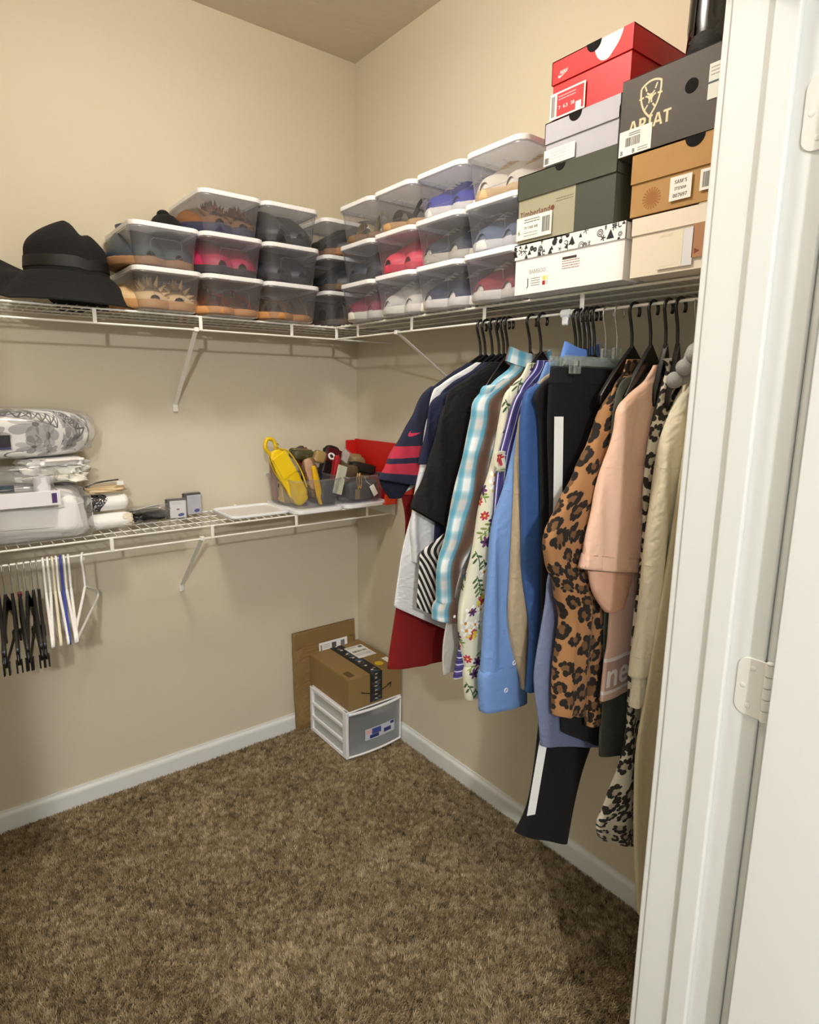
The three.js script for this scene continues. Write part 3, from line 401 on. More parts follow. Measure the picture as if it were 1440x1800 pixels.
{
  const quilt = M(0xe9e8e6, 0.75, { bumpMap: cloudy, bumpScale: 0.003 });
  const q = thing('bagged_quilt', 'white quilt folded in a clear zip bag at the left end of the lower shelf', 'bedding', [-1.30, DY, 0.135]);
  part('quilt', bundle(0.36, 0.158, 0.235, 1, { e: 0.42, crease: 0.022, fx: 12, fy: 6 }), quilt, q);
  const bagSkin = part('plastic_bag', bundle(0.376, 0.168, 0.25, 2, { e: 0.36, crease: 0.018, fx: 14, fy: 7 }), film, q); bagSkin.position.y = -0.002;
  const seam = []; for (const y of [0.05, 0.105]) seam.push(tube([[-0.16, y, 0.121], [-0.05, y + 0.003, 0.126], [0.08, y - 0.002, 0.125], [0.16, y + 0.004, 0.112]], 0.0022, 24, 6));
  part('bag_piping', seam, M(0xd5d5d2, 0.5), q);
  part('zip_edge', tube([[-0.16, 0.166, 0.06], [0.0, 0.17, 0.075], [0.12, 0.166, 0.06], [0.178, 0.14, 0.04]], 0.0035, 30, 6), M(0x6f6a6e, 0.5), q);
  const lace = thing('folded_lace_bundle', 'cream ruffled lace bundle squeezed between quilt bag and patterned comforter', 'bedding', [-1.20, DY + 0.168, 0.14]);
  for (let k = 0; k < 3; k++) part('folded_layer', bundle(0.165 - k * 0.004, 0.028, 0.17, 4 + k, { e: 0.5, crease: 0.009, fx: 30, fy: 5 }).translate(k * 0.003, k * 0.0235, 0), M([0xe9e6da, 0xefeee6, 0xf2f1ee][k], 0.85, { bumpMap: cloudy, bumpScale: 0.003 }), lace);
  const c = thing('patterned_comforter', 'white comforter with grey floral and tower print bagged on top of the pile', 'bedding', [-1.30, DY + 0.243, 0.13]);
  part('comforter', bundle(0.44, 0.142, 0.23, 9, { e: 0.66, crease: 0.012, fx: 10, fy: 5 }), M(0xffffff, 0.8, { map: floralGrey, bumpMap: cloudy, bumpScale: 0.002 }), c);
  part('plastic_bag', bundle(0.452, 0.15, 0.242, 10, { e: 0.62, crease: 0.010, fx: 14, fy: 7 }), film, c);
  const lb = part('insert_card', rbox(0.095, 0.034, 0.002, -0.055, 0.057, 0.125, 0.0008), M(0x17151c, 0.5), c, 'black printed card in the bag'); part('card_stripe', rbox(0.095, 0.005, 0.0022, -0.055, 0.037, 0.126, 0.0008), M(0x2a2e62, 0.5), lb);
  // pack in front of the quilt: white carton with a bagged sheet
  const p = thing('bedding_carton', 'white open carton with purple mark and a rolled cloth in front of the quilt bag', 'carton', [-1.29, DY + 0.118, 0.275]);
  part('tray', [rbox(0.17, 0.042, 0.004, 0, 0.021, 0.024, 0.0012), rbox(0.17, 0.003, 0.05, 0, 0.0015, 0, 0.001), rbox(0.004, 0.042, 0.05, 0.083, 0.021, 0, 0.001)], M(0xe6e4ea, 0.6), p); part('purple_mark', rbox(0.013, 0.028, 0.0012, 0.069, 0.021, 0.0266, 0.0004), M(0x4a2c63, 0.6), p);
  part('rolled_cloth', new THREE.CylinderGeometry(0.022, 0.022, 0.05, 24).translate(0.045, 0.055, 0), M(0xe4e2e8, 0.85), p);
  part('film_wrap', bundle(0.15, 0.075, 0.045, 14, { e: 0.5, crease: 0.012 }).translate(-0.005, 0.04, -0.002), film, p);
  part('dark_label', rbox(0.05, 0.02, 0.002, -0.05, 0.055, 0.02, 0.0006), M(0x39434a, 0.6), p);
  const roll = (y, z, turn, label, extra) => { const t = thing('rolled_towel', label, 'towel', [-1.05, DY + y, z], turn); const R = 0.026;
    part('roll', grid(40, 14, (u, v) => { const a = u * Math.PI * 2, k = Math.min(1, Math.min(v, 1 - v) * 9 + 0.03), n = 1 + 0.08 * (vnoise(u * 6 + y * 90, v * 7) - 0.5); return [(v - 0.5) * 0.135 * (0.94 + 0.06 * Math.sqrt(k)), R + Math.sin(a) * R * Math.sqrt(k) * n, Math.cos(a) * R * 1.25 * Math.sqrt(k) * n, v * 0.14, u * 0.18]; }, true), extra ?? M(0xf5f4f0, 0.85, { bumpMap: cloudy, bumpScale: 0.002 }), t); return t; };
  const r1 = roll(0, 0.148, 0.05, 'white rolled towel with worn brown end lying on the shelf wires'); part('worn_end', bundle(0.04, 0.04, 0.05, 31, { crease: 0.01 }).translate(0.048, 0.008, 0.004), M(0xe6dcc8, 0.9, { bumpMap: cloudy, bumpScale: 0.004 }), r1);
  const r2 = roll(0.0585, 0.135, 0.02, 'white rolled towel in black floral wrap stacked on the other roll'); part('black_wrap', grid(30, 4, (u, v) => { const a = u * Math.PI * 2; return [-0.066 + v * 0.05 + 0.012 * Math.sin(a * 2), 0.026 + Math.sin(a) * 0.0275, Math.cos(a) * 0.034, v * 0.06, u * 0.18]; }, true), M(0xffffff, 0.6, { map: canvasTex(256, 256, (g, W) => { const r = rng(4); g.fillStyle = '#2a272a'; g.fillRect(0, 0, W, W); for (let i = 0; i < 60; i++) { g.fillStyle = r() < 0.6 ? '#e9e7e3' : '#8c8789'; g.beginPath(); g.ellipse(r() * W, r() * W, 4 + r() * 14, 3 + r() * 6, r() * 6, 0, 7); g.fill(); } }, [0.06, 0.06]) }), r2);
  const e = thing('cream_packet', 'cream padded packet with a dark edged card lying on the towel rolls', 'packet', [-1.055, DY + 0.117, 0.12], 0.05);
  part('packet', bundle(0.125, 0.024, 0.085, 17, { crease: 0.004 }), M(0xd9c096, 0.7), e); part('clear_sleeve', rbox(0.085, 0.012, 0.07, -0.012, 0.028, 0, 0.004), film, e); part('card_edge', tube([[-0.06, 0.024, 0.03], [-0.02, 0.036, 0.028], [0.04, 0.041, 0.028]], 0.0025, 20, 6), M(0x2c2422, 0.5), e); part('white_tab', rbox(0.02, 0.014, 0.003, 0.042, 0.03, 0.036, 0.001), paper, e);
  const b = thing('black_packet', 'black packet in shiny clear wrap on the lower shelf wires', 'packet', [-0.915, DY, 0.075], 0.1);
  part('packet', bundle(0.115, 0.036, 0.075, 23, { e: 0.55, crease: 0.006 }), M(0x0f0f10, 0.4), b); part('clear_wrap', bundle(0.128, 0.048, 0.086, 24, { e: 0.5, crease: 0.016, fx: 16, fy: 8 }), film, b); part('white_flap', strip([-0.05, 0.045, 0.03], [0.05, 0.05, -0.005], 0.002, 0.02), M(0xe4e6e4, 0.3), b);
  const carded = (x, z, turn, w, h, label, dark) => { const t = thing('carded_pack', label, 'packet', [x, DY, z], turn); const face = printed(w * 0.8, h * 0.9, dark ? '#cfd2dc' : '#f1f1f4', (g, hh) => { g.fillStyle = '#3a4aa0'; g.beginPath(); g.ellipse(0.68, hh * 0.82, 0.2, hh * 0.09, -0.15, 0, 7); g.fill(); if (!dark) { g.fillStyle = '#8a4a55'; g.beginPath(); g.ellipse(0.5, hh * 0.5, 0.1, hh * 0.05, 0, 0, 7); g.fill(); } lines(g, 0.15, 0.12, 0.6, 2, 0.08, 0.02, '#aab', 5); });
    part('black_backing', rbox(w, h, 0.016, 0, h / 2, -0.009, 0.003), M(0x161517, 0.5), t); part('card', new THREE.BoxGeometry(w * 0.8, h * 0.9, 0.002).translate(w * 0.08, h * 0.46, 0.0004), [paper, paper, paper, paper, face, paper], t); part('clear_pouch', bundle(w * 1.06, h * 1.08, 0.03, 8, { e: 0.4, crease: 0.004 }).translate(0, 0, -0.006), film, t); const lean = new THREE.Matrix4(); t.rotation.x = 0; return t; };
  carded(-0.822, 0.10, -0.12, 0.068, 0.068, 'small white card pack with blue oval in front of black backing');
  carded(-0.752, 0.065, 0.05, 0.064, 0.078, 'upright pale blue card box with a blue oval nearest the wall', true);
  const lid = thing('bin_lid', 'flat translucent white bin lid lying on the lower shelf', 'lid', [-0.565, DY, 0.145], Math.PI / 2);
  part('plate', slab(rrShape(0.20, 0.225, 0.028), 0.004, 0.0012), M(0xe4e2dc, 0.45), lid);
  part('rim', (() => { const s = rrShape(0.205, 0.23, 0.03); s.holes.push(rrShape(0.190, 0.215, 0.024)); return new THREE.ExtrudeGeometry(s, { depth: 0.006, bevelEnabled: true, bevelSize: 0.001, bevelThickness: 0.001, bevelSegments: 1 }).rotateX(-Math.PI / 2).translate(0, 0.0042, 0); })(), whitePlastic, lid);

  // two open bins standing on their lids, filled with purses and pouches
  for (const [x, words] of [[-0.345, 'with the yellow purse'], [-0.132, 'with brown pouches']]) {
    const t = thing('open_bin', `open clear bin ${words} standing on its white lid`, 'storage bin', [x, DY + 0.0135, 0.145], 0, 'open accessory bins on the lower shelf');
    part('bin_body', binBody.clone().scale(1, 1, 0.86), clearBin, t); part('bin_base', binFloor.clone().scale(1, 1, 0.86), clearBin, t);
    const l = thing('bin_lid', `white bin lid under the open bin ${words}`, 'lid', [x, DY, 0.15], 0);
    part('rim', lidRim.clone().translate(0, -0.1078, 0).scale(1, 1, 0.88), whitePlastic, l); part('panel', lidPlate.clone().translate(0, -0.1165 + 0.008, 0).scale(1, 1, 0.88), whitePlastic, l);
  }
  const pouch = (name, label, cat, w, h, d, color, pos, rot, extra = {}) => { const t = thing(name, label, cat, pos, 0, 'purses and pouches in the open bins'); t.rotation.set(...rot); part('body', bundle(w, h, d, Math.round(pos[0] * 1000) + 500, { e: extra.e ?? 0.5, crease: extra.crease ?? 0.004, nu: 36, nv: 18 }), extra.mat ?? M(color, extra.rough ?? 0.5), t);
    if (extra.flap) part('flap', rbox(w * 0.94, h * 0.4, 0.004, 0, h * 0.72, d * 0.5, 0.0018), M(extra.flap, 0.5), t); if (extra.zip) part('zip', rbox(w * 0.86, 0.003, 0.004, 0, h * 0.97, 0, 0.001), brass, t); if (extra.clasp) part('clasp', rbox(0.012, 0.008, 0.004, 0, h * 0.55, d * 0.5 + 0.003, 0.001), brass, t); return t; };
  const B0 = DY + 0.018, yellow = 0xe8c414;
  { const y = thing('yellow_purse', 'bright yellow flat purse with strap leaning out of the left open bin', 'purse', [-0.375, B0 + 0.005, 0.20]); y.rotation.set(-0.12, 0.12, 0.5);
    part('body', bundle(0.075, 0.235, 0.03, 41, { e: 0.55, crease: 0.004 }), M(yellow, 0.45), y);
    part('fold_flap', rbox(0.066, 0.09, 0.006, 0.002, 0.17, 0.015, 0.0025), M(0xf0cc1a, 0.4), y);
    part('strap', tube([[-0.02, 0.225, 0.0], [-0.028, 0.262, 0.006], [-0.008, 0.285, 0.01], [0.014, 0.27, 0.008], [0.012, 0.236, 0.004]], 0.0075, 30, 8), M(yellow, 0.45), y); part('thin_strap', tube([[0.02, 0.23, 0.012], [0.045, 0.2, 0.014], [0.05, 0.12, 0.018], [0.036, 0.05, 0.02]], 0.003, 24, 6), M(0xd9b512, 0.5), y); part('buckle', new THREE.TorusGeometry(0.008, 0.0016, 6, 16).translate(0.016, 0.245, 0.011), brass, y); }
  { const y = thing('yellow_strap', 'thick yellow strap hanging down the front inside the left open bin', 'strap', [-0.318, B0, 0.235], 0); y.rotation.set(0, 0.1, 0.22); part('body', bundle(0.022, 0.155, 0.014, 43, { e: 0.5, crease: 0.002 }), M(0xe9b80c, 0.45), y); part('stitching', rbox(0.0015, 0.13, 0.001, 0.006, 0.078, 0.0075, 0.0004), M(0xb08c0a, 0.6), y); }
  pouch('tan_pouch', 'crumpled beige pouch low in the left open bin behind the yellow purse', 'pouch', 0.10, 0.10, 0.05, 0xb7a27c, [-0.392, B0, 0.135], [0, 0, 0.06], { crease: 0.008 });
  pouch('pink_pouch', 'dusty pink pouch at the left corner of the left open bin', 'pouch', 0.045, 0.17, 0.03, 0x9a7f78, [-0.415, B0, 0.075], [0, 0.2, 0.1]);
  pouch('olive_wallet', 'olive green wallet with gold zip lying behind the yellow purse', 'wallet', 0.1, 0.04, 0.06, 0x4e4a2e, [-0.34, B0 + 0.165, 0.12], [0.25, 0.1, -0.12], { zip: true, clasp: true });
  pouch('snakeskin_clutch', 'brown snakeskin print clutch standing in the middle of the left bin', 'purse', 0.055, 0.16, 0.035, 0x6b5236, [-0.30, B0 + 0.02, 0.17], [0, 0.2, 0.28], { mat: M(0xffffff, 0.45, { map: canvasTex(128, 128, (g, W) => { const r = rng(6); g.fillStyle = '#8a6a45'; g.fillRect(0, 0, W, W); for (let i = 0; i < 90; i++) { g.fillStyle = ['#2b1d14', '#c9b48d', '#5a4028'][i % 3]; g.beginPath(); g.ellipse(r() * W, r() * W, 5, 3, r() * 6, 0, 7); g.fill(); } }, [0.05, 0.05]) }) });
  pouch('gold_pouch', 'small gold beaded pouch beside the snakeskin clutch', 'pouch', 0.05, 0.05, 0.03, 0xa58a55, [-0.285, B0 + 0.15, 0.155], [0, 0, -0.3], { rough: 0.3 });
  pouch('nude_pouch', 'nude coloured soft pouch between the yellow purse and the clutch', 'pouch', 0.035, 0.12, 0.02, 0xbd9a80, [-0.335, B0 + 0.06, 0.215], [0, 0, 0.25]);
  pouch('brown_striped_wallet', 'grey brown wallet with a red stripe standing up in the left open bin', 'wallet', 0.06, 0.17, 0.03, 0x4b3c34, [-0.262, B0 + 0.055, 0.10], [-0.1, -0.1, 0.42], { flap: 0x9c1c24 });
  pouch('navy_pouch', 'dark navy pouch at the right side of the left open bin', 'pouch', 0.08, 0.13, 0.05, 0x1e2436, [-0.288, B0, 0.10], [0, 0, -0.05]);
  pouch('dark_grey_pouch', 'dark grey folded bag filling the front right of the left open bin', 'pouch', 0.075, 0.092, 0.04, 0x3a4048, [-0.286, B0, 0.232], [0, 0, 0]);
  { const t = thing('grey_tag', 'pale grey green cardboard tag leaning over the front of the left bin', 'tag', [-0.262, B0 + 0.045, 0.262], 0); t.rotation.set(-0.1, 0, -0.32); part('card', rbox(0.042, 0.112, 0.002, 0, 0.05, 0, 0.0008), M(0xb9bba6, 0.8), t); part('fold_edge', rbox(0.008, 0.1, 0.003, -0.017, 0.05, 0.0015, 0.001), M(0xc9cab8, 0.8), t); }
  pouch('black_pouch', 'black leather pouch with red lining at the back between the open bins', 'pouch', 0.085, 0.15, 0.035, 0x1a0f12, [-0.195, B0 + 0.06, 0.06], [0, 0.2, -0.3], { flap: 0x5c0f1a });
  pouch('red_wallet', 'small red leather wallet upright between the two open bins', 'wallet', 0.022, 0.12, 0.03, 0xa8141c, [-0.226, B0 + 0.06, 0.165], [0, 0, -0.22], { zip: true });
  { const t = thing('white_ring_tag', 'white and black round tag lying on the pouches', 'tag', [-0.218, B0 + 0.172, 0.15]); t.rotation.set(-0.5, 0, 0.2); part('ring', new THREE.TorusGeometry(0.012, 0.004, 8, 20), M(0xefefef, 0.4), t); part('dot', new THREE.SphereGeometry(0.0065, 12, 8).scale(1, 1, 0.5), M(0x1a1a1a, 0.4), t); }
  { const t = thing('clear_card_sleeve', 'clear plastic card sleeve resting on the pouches near the red bag', 'sleeve', [-0.165, B0 + 0.145, 0.155]); t.rotation.set(-0.3, 0.2, -0.6); part('sleeve', rbox(0.04, 0.062, 0.004, 0, 0.03, 0, 0.0015), film, t); part('card', rbox(0.03, 0.05, 0.001, 0, 0.03, 0, 0.0004), M(0xcfc9c4, 0.6), t); }
  pouch('brown_cylinder_pouch', 'taupe cylindrical pouch lying across the right open bin', 'pouch', 0.075, 0.05, 0.05, 0x5b4a36, [-0.175, B0 + 0.09, 0.2], [0, 0.1, -0.12]);
  pouch('black_roll_pouch', 'black rolled pouch on top of the right open bin', 'pouch', 0.12, 0.042, 0.045, 0x17130f, [-0.095, B0 + 0.1, 0.175], [0, -0.15, -0.22]);
  pouch('tan_paper_bag', 'crumpled tan paper bag at the right of the right open bin', 'bag', 0.085, 0.17, 0.12, 0x94805a, [-0.08, B0, 0.085], [0, 0, 0], { crease: 0.018 });
  pouch('slate_pouch', 'dark slate pouch filling the bottom of the right open bin', 'pouch', 0.14, 0.082, 0.06, 0x3c4043, [-0.13, B0, 0.225], [0, 0, 0]);
  { const t = thing('gold_ring_clasp', 'pair of long gold rings hanging at the front of the right open bin', 'clasp', [-0.166, B0 + 0.052, 0.268]); for (const k of [-1, 1]) part('ring', tube([[k * 0.005, 0.062, 0], [k * 0.005 + 0.006, 0.03, 0.002], [k * 0.005, 0, 0.003], [k * 0.005 - 0.006, 0.03, 0.002]], 0.0019, 30, 6, true), brass, t); part('leather_tab', rbox(0.022, 0.04, 0.003, -0.004, -0.022, -0.004, 0.001), M(0x857351, 0.6), t); }
  { const t = thing('price_tag', 'small white price tag hanging at the front of the right bin', 'tag', [-0.092, B0 + 0.022, 0.279]); t.rotation.z = 0.5; part('card', rbox(0.022, 0.046, 0.0012, 0, 0.023, 0, 0.0005), paper, t); part('string', tube([[0, 0.045, 0], [-0.01, 0.07, -0.004], [-0.004, 0.09, -0.012]], 0.0006, 12, 4), paper, t); }
  { const t = thing('red_bag', 'stiff bright red bag standing behind the bins against the right wall', 'bag', [-0.018, DY, 0.165], 0);
    part('back_panel', rbox(0.006, 0.245, 0.30, 0, 0.1225, 0, 0.002), M(0xc61a10, 0.5), t); part('side_panel', rbox(0.05, 0.24, 0.005, -0.025, 0.12, -0.148, 0.002), M(0xc61a10, 0.5), t); part('base', rbox(0.05, 0.005, 0.29, -0.025, 0.0025, 0, 0.002), M(0xb4170e, 0.5), t); part('orange_edge', rbox(0.05, 0.04, 0.012, -0.03, 0.022, 0.15, 0.003), M(0xd63a12, 0.5), t); }
}

// ---------- the corner: mailer, carton, drawer unit ----------
{
  const kraft = M(0x8a6d40, 0.75, { bumpMap: cloudy, bumpScale: 0.005 });
  const m = thing('padded_mailer', 'tall brown padded paper mailer leaning on the left wall in the corner', 'mailer', [-0.188, 0.001, 0.034]); m.rotation.x = -0.045;
  part('envelope', grid(30, 36, (u, v) => { const a = u * Math.PI * 2, c = Math.cos(a), s = Math.sin(a), q = Math.min(1, Math.min(v, 1 - v) * 14); const x = Math.sign(c) * Math.pow(Math.abs(c), 0.25) * 0.159, y = v * 0.455; return [x, y, Math.sign(s) * Math.pow(Math.abs(s), 0.8) * (0.004 + 0.009 * q) + 0.009 * (vnoise(x * 16 + 9, y * 14) - 0.5) * q + 0.005 * (vnoise(x * 50, y * 30 + 4) - 0.5) * q]; }, true), kraft, m);
  part('flap', rbox(0.3, 0.062, 0.002, 0, 0.42, 0.0155, 0.001), M(0x83683c, 0.75), m); part('shipping_label', new THREE.BoxGeometry(0.145, 0.05, 0.0008).translate(0.035, 0.362, 0.0172), [paper, paper, paper, paper, printed(0.145, 0.05, '#efefee', (g, h) => { bars(g, 0.05, 0.2 * h, 0.05, h * 0.55, 3); g.fillStyle = '#555'; g.fillRect(0.44, h * 0.2, 0.16, h * 0.6); g.fillStyle = '#777'; g.fillRect(0.76, h * 0.2, 0.14, h * 0.6); lines(g, 0.14, 0.08, 0.25, 3, 0.05, 0.015, '#777', 5); }), paper], m); part('crease', tube([[-0.158, 0.20, 0.012], [-0.1, 0.205, 0.0145], [-0.03, 0.2, 0.0145]], 0.001, 16, 4), M(0xa07c46, 0.75), m);
  // white drawer unit
  const u = thing('drawer_unit', 'small white three-rung plastic drawer unit with clear front on the carpet', 'drawer unit', [-0.152, 0.012, 0.205]);
  const W = 0.272, D = 0.30, Hh = 0.205, fr = whitePlastic, px = W / 2, pz = D / 2, f = 0.022;
  part('top_panel', rbox(W, 0.006, D, 0, Hh - 0.003, 0, 0.0025), fr, u); part('bottom_panel', rbox(W, 0.006, D, 0, 0.003, 0, 0.0025), fr, u);
  for (const sx of [-1, 1]) { part('corner_post', rbox(f * 0.6, Hh, 0.032, sx * (px - f * 0.3), Hh / 2, pz - 0.016, 0.004), fr, u); part('corner_post', rbox(f * 0.6, Hh, 0.02, sx * (px - f * 0.3), Hh / 2, -pz + 0.01, 0.004), fr, u);
    for (const y of [0.008, 0.068, 0.132, 0.195]) part('side_rung', rbox(0.010, y === 0.068 || y === 0.132 ? 0.016 : 0.014, D, sx * (px - 0.006), y, 0, 0.004), fr, u); part('side_panel', rbox(0.002, Hh - 0.01, D - 0.02, sx * (px - 0.014), Hh / 2, 0, 0.0008), M(0xc9cbc8, 0.5), u); }
  const bowed = (x0, x1, y0, y1, dz) => grid(20, 2, (a, b) => { const x = x0 + (x1 - x0) * a, y = y0 + (y1 - y0) * b; return [x, y, pz + dz + 0.012 * (1 - Math.pow(x / px, 2))]; });
  const dr = part('drawer_front', bowed(-px + 0.012, px - 0.006, 0.012, Hh - 0.012, 0.002), new THREE.MeshPhysicalMaterial({ color: 0xd2d5d6, roughness: 0.4, transmission: 0.75, thickness: 0 }), u, 'clear bowed drawer front');
  const rimPts = []; for (let i = 0; i <= 12; i++) { const a = i / 12; rimPts.push([(-px + 0.008) + (W - 0.014) * a, Hh - 0.008, pz + 0.004 + 0.012 * (1 - Math.pow(2 * a - 1, 2))]); }
  part('top_rim', tube(rimPts, 0.006, 30, 8), fr, dr); part('bottom_rim', tube(rimPts.map(p => [p[0], 0.01, p[2]]), 0.0045, 30, 8), fr, dr); part('side_rim', tube([[px - 0.006, 0.008, pz + 0.004], [px - 0.006, Hh - 0.006, pz + 0.004]], 0.004, 4, 8), fr, dr);
  part('paper_label', bowed(-0.055, 0.095, 0.062, 0.112, 0.0035), printed(0.15, 0.053, '#c9cdd6', (g, h) => { g.fillStyle = '#e9b0ae'; g.fillRect(0.03, h * 0.15, 0.17, h * 0.3); g.fillStyle = '#3f4f95'; g.fillRect(0.22, h * 0.1, 0.3, h * 0.5); g.fillStyle = '#2c3674'; g.fillRect(0.15, h * 0.62, 0.3, h * 0.3); g.fillRect(0.62, h * 0.45, 0.25, h * 0.35); g.fillRect(0.85, h * 0.05, 0.13, h * 0.25); }), u);
  part('drawer_divider', rbox(W - 0.03, 0.003, D - 0.05, 0, 0.07, -0.01, 0.001), M(0xb9bbb9, 0.5), u); part('stored_paper', rbox(0.11, 0.03, 0.12, 0.06, 0.155, 0.07, 0.004), M(0xd9c9c6, 0.7), u);
  // carton on top
  const c = thing('taped_carton', 'brown cardboard carton with black tape and white label on the drawer unit', 'carton', [-0.143, 0.2178, 0.186]);
  const cw = 0.262, ch = 0.135, cd = 0.335, card = M(0x8f7446, 0.75, { bumpMap: peel, bumpScale: 0.0003 }), y = ch;
  part('carton_body', rbox(cw, ch - 0.003, cd, 0, ch / 2 - 0.0015, 0, 0.003), card, c);
  part('top_flap', rbox(cw / 2 - 0.0012, 0.003, cd, -cw / 4, y - 0.0015, 0, 0.0012), card, c); part('top_flap', rbox(cw / 2 - 0.0012, 0.003, cd, cw / 4, y - 0.0015, 0, 0.0012), card, c);
  const tapeTex = printed(0.05, 0.335, '#1d1b1e', (g, h) => { const r = rng(3); for (let i = 0; i < 30; i++) { g.fillStyle = ['#3d5c75', '#2f3f52', '#5a4638', '#7a6f66'][i % 4]; g.beginPath(); g.arc(0.5 + (r() - 0.5) * 0.6, r() * h, 0.05 + r() * 0.12, 0, 7); g.fill(); } for (let i = 0; i < 7; i++) { g.fillStyle = '#d9cfc2'; g.fillRect(0.4, 0.3 + i * 0.95, 0.2, 0.22); } });
  const tm = M(0x1d1b1e, 0.35); part('tape', new THREE.BoxGeometry(0.06, 0.0009, cd + 0.002).translate(0, y + 0.0006, 0), [tm, tm, tapeTex, tm, tm, tm], c, 'black printed packing tape'); part('tape_end', new THREE.BoxGeometry(0.06, ch * 0.93, 0.0009).translate(0, y - ch * 0.465 + 0.001, cd / 2 + 0.0007), [tm, tm, tm, tm, tapeTex, tm], c);
  part('shipping_label', new THREE.BoxGeometry(0.09, 0.0008, 0.125).translate(0.062, y + 0.001, -0.045), [paper, paper, printed(0.09, 0.125, '#efeeec', (g, h) => { lines(g, 0.08, 0.08, 0.55, 3, 0.06, 0.02, '#666', 3); g.fillStyle = '#666'; g.fillRect(0.7, 0.08, 0.22, 0.22); bars(g, 0.1, 0.55, 0.8, 0.2, 8); lines(g, 0.08, 0.9, 0.8, 3, 0.1, 0.03, '#555', 6); }), paper, paper, paper], c);
  part('yellow_sticker', new THREE.CylinderGeometry(0.019, 0.019, 0.0008, 24).translate(0.058, y + 0.0008, 0.105), M(0xd8b91e, 0.6), c); part('white_sticker', rbox(0.028, 0.0008, 0.05, 0.108, y + 0.0008, 0.095, 0.0003), paper, c);
  part('printed_mark', rbox(0.028, 0.0006, 0.05, -0.102, y + 0.0004, 0.12, 0.0002), M(0x5f4726, 0.8), c);
  const arc = []; for (let i = 0; i <= 14; i++) { const a = i / 14; arc.push([-0.075 + 0.15 * a, 0.068 - 0.02 * Math.sin(a * Math.PI), cd / 2 + 0.0008]); }
  part('printed_smile_arrow', [tube(arc, 0.0022, 24, 5).scale(1, 1, 1), tube([[0.055, 0.066, cd / 2 + 0.0008], [0.077, 0.072, cd / 2 + 0.0008], [0.07, 0.05, cd / 2 + 0.0008]], 0.0018, 12, 5, false, 0)], M(0x2a1d10, 0.8), c);
}
// ---------- hangers ----------
const RX = -DS, RY = UY - 0.041; // the hanging rail over the clothes
const hookPts = (drop = 0.105, R = 0.0175) => { const p = []; for (let i = 0; i <= 12; i++) { const a = -0.55 + i / 12 * (Math.PI + 0.85); p.push([-Math.cos(a) * R * -1, 0.0062 - R + Math.sin(a) * R, 0]); } return [...p, [-0.004, -drop * 0.55, 0], [0, -drop, 0]]; };
const hookThin = tube(hookPts(), 0.0016, 60, 6), hookThick = tube(hookPts(), 0.0034, 60, 8);
const tubeBody = tube([[0, -0.1, 0], [-0.05, -0.118, 0], [-0.15, -0.155, 0], [-0.197, -0.176, 0], [-0.203, -0.19, 0], [-0.185, -0.197, 0], [0, -0.197, 0], [0.185, -0.197, 0], [0.203, -0.19, 0], [0.197, -0.176, 0], [0.15, -0.155, 0], [0.05, -0.118, 0]], 0.0042, 110, 8, true, 0.3);
const notchPair = mergeGeometries([-1, 1].map(s => new THREE.TorusGeometry(0.006, 0.0022, 6, 12, Math.PI).rotateZ(Math.PI).translate(s * 0.11, -0.138, 0)));
const broadBody = (() => { const s = new THREE.Shape(); s.moveTo(0, -0.085); s.bezierCurveTo(0.05, -0.112, 0.11, -0.145, 0.168, -0.19); s.bezierCurveTo(0.174, -0.204, 0.166, -0.21, 0.155, -0.206); s.bezierCurveTo(0.11, -0.17, 0.05, -0.142, 0, -0.132); s.bezierCurveTo(-0.05, -0.142, -0.11, -0.17, -0.155, -0.206); s.bezierCurveTo(-0.166, -0.21, -0.174, -0.204, -0.168, -0.19); s.bezierCurveTo(-0.11, -0.145, -0.05, -0.112, 0, -0.085);
  return new THREE.ExtrudeGeometry(s, { depth: 0.006, bevelEnabled: true, bevelSize: 0.0025, bevelThickness: 0.0025, bevelSegments: 2, curveSegments: 14 }).translate(0, 0, -0.003); })();
const clipGeo = merge([rbox(0.022, 0.034, 0.004, 0, 0, 0.006, 0.0015), rbox(0.022, 0.034, 0.004, 0, 0, -0.006, 0.0015), rbox(0.014, 0.008, 0.014, 0, 0.008, 0, 0.002)]);
function hanger(kind, label, pos, turn, color, group) { // local: hangs from the rail centre at y = 0, shoulders along x
  const t = thing(kind === 'broad' ? 'padded_hanger' : kind === 'clip' ? 'clip_hanger' : 'tube_hanger', label, 'hanger', pos, turn, group), mat = typeof color === 'number' ? M(color, 0.32) : color;
  if (kind === 'tube') { part('hook', hookThick, mat, t); part('frame', tubeBody, mat, t); part('strap_notch', notchPair, mat, t); }
  else if (kind === 'wide') { part('hook', hookThick, mat, t); part('shoulder_bar', broadBody, mat, t); part('trouser_bar', tube([[-0.155, -0.203, 0], [0, -0.204, 0], [0.155, -0.203, 0]], 0.004, 20, 8), mat, t); }
  else if (kind === 'broad') { part('hook', hookThin, steel, t); part('shoulder_bar', broadBody.clone().scale(1, 1, 0.75), mat, t); part('trouser_bar', tube([[-0.17, -0.2, 0], [-0.165, -0.235, 0], [0, -0.245, 0], [0.165, -0.235, 0], [0.17, -0.2, 0]], 0.004, 40, 8), mat, t); for (const s of [-1, 1]) { const c = part('clip', clipGeo, mat, t); c.position.set(s * 0.13, -0.255, 0); } }
  else { part('hook', hookThin, steel, t); part('cross_bar', [rbox(0.36, 0.02, 0.006, 0, -0.118, 0, 0.0025), rbox(0.03, 0.03, 0.008, 0, -0.1, 0, 0.003)], clearHard, t); for (const s of [-1, 1]) { const c = part('clip', clipGeo, clearHard, t); c.position.set(s * 0.145, -0.128, 0.001); part('clip_spring', rbox(0.008, 0.012, 0.017, 0, 0.004, 0, 0.002), steel, c); } }
  return t;
}
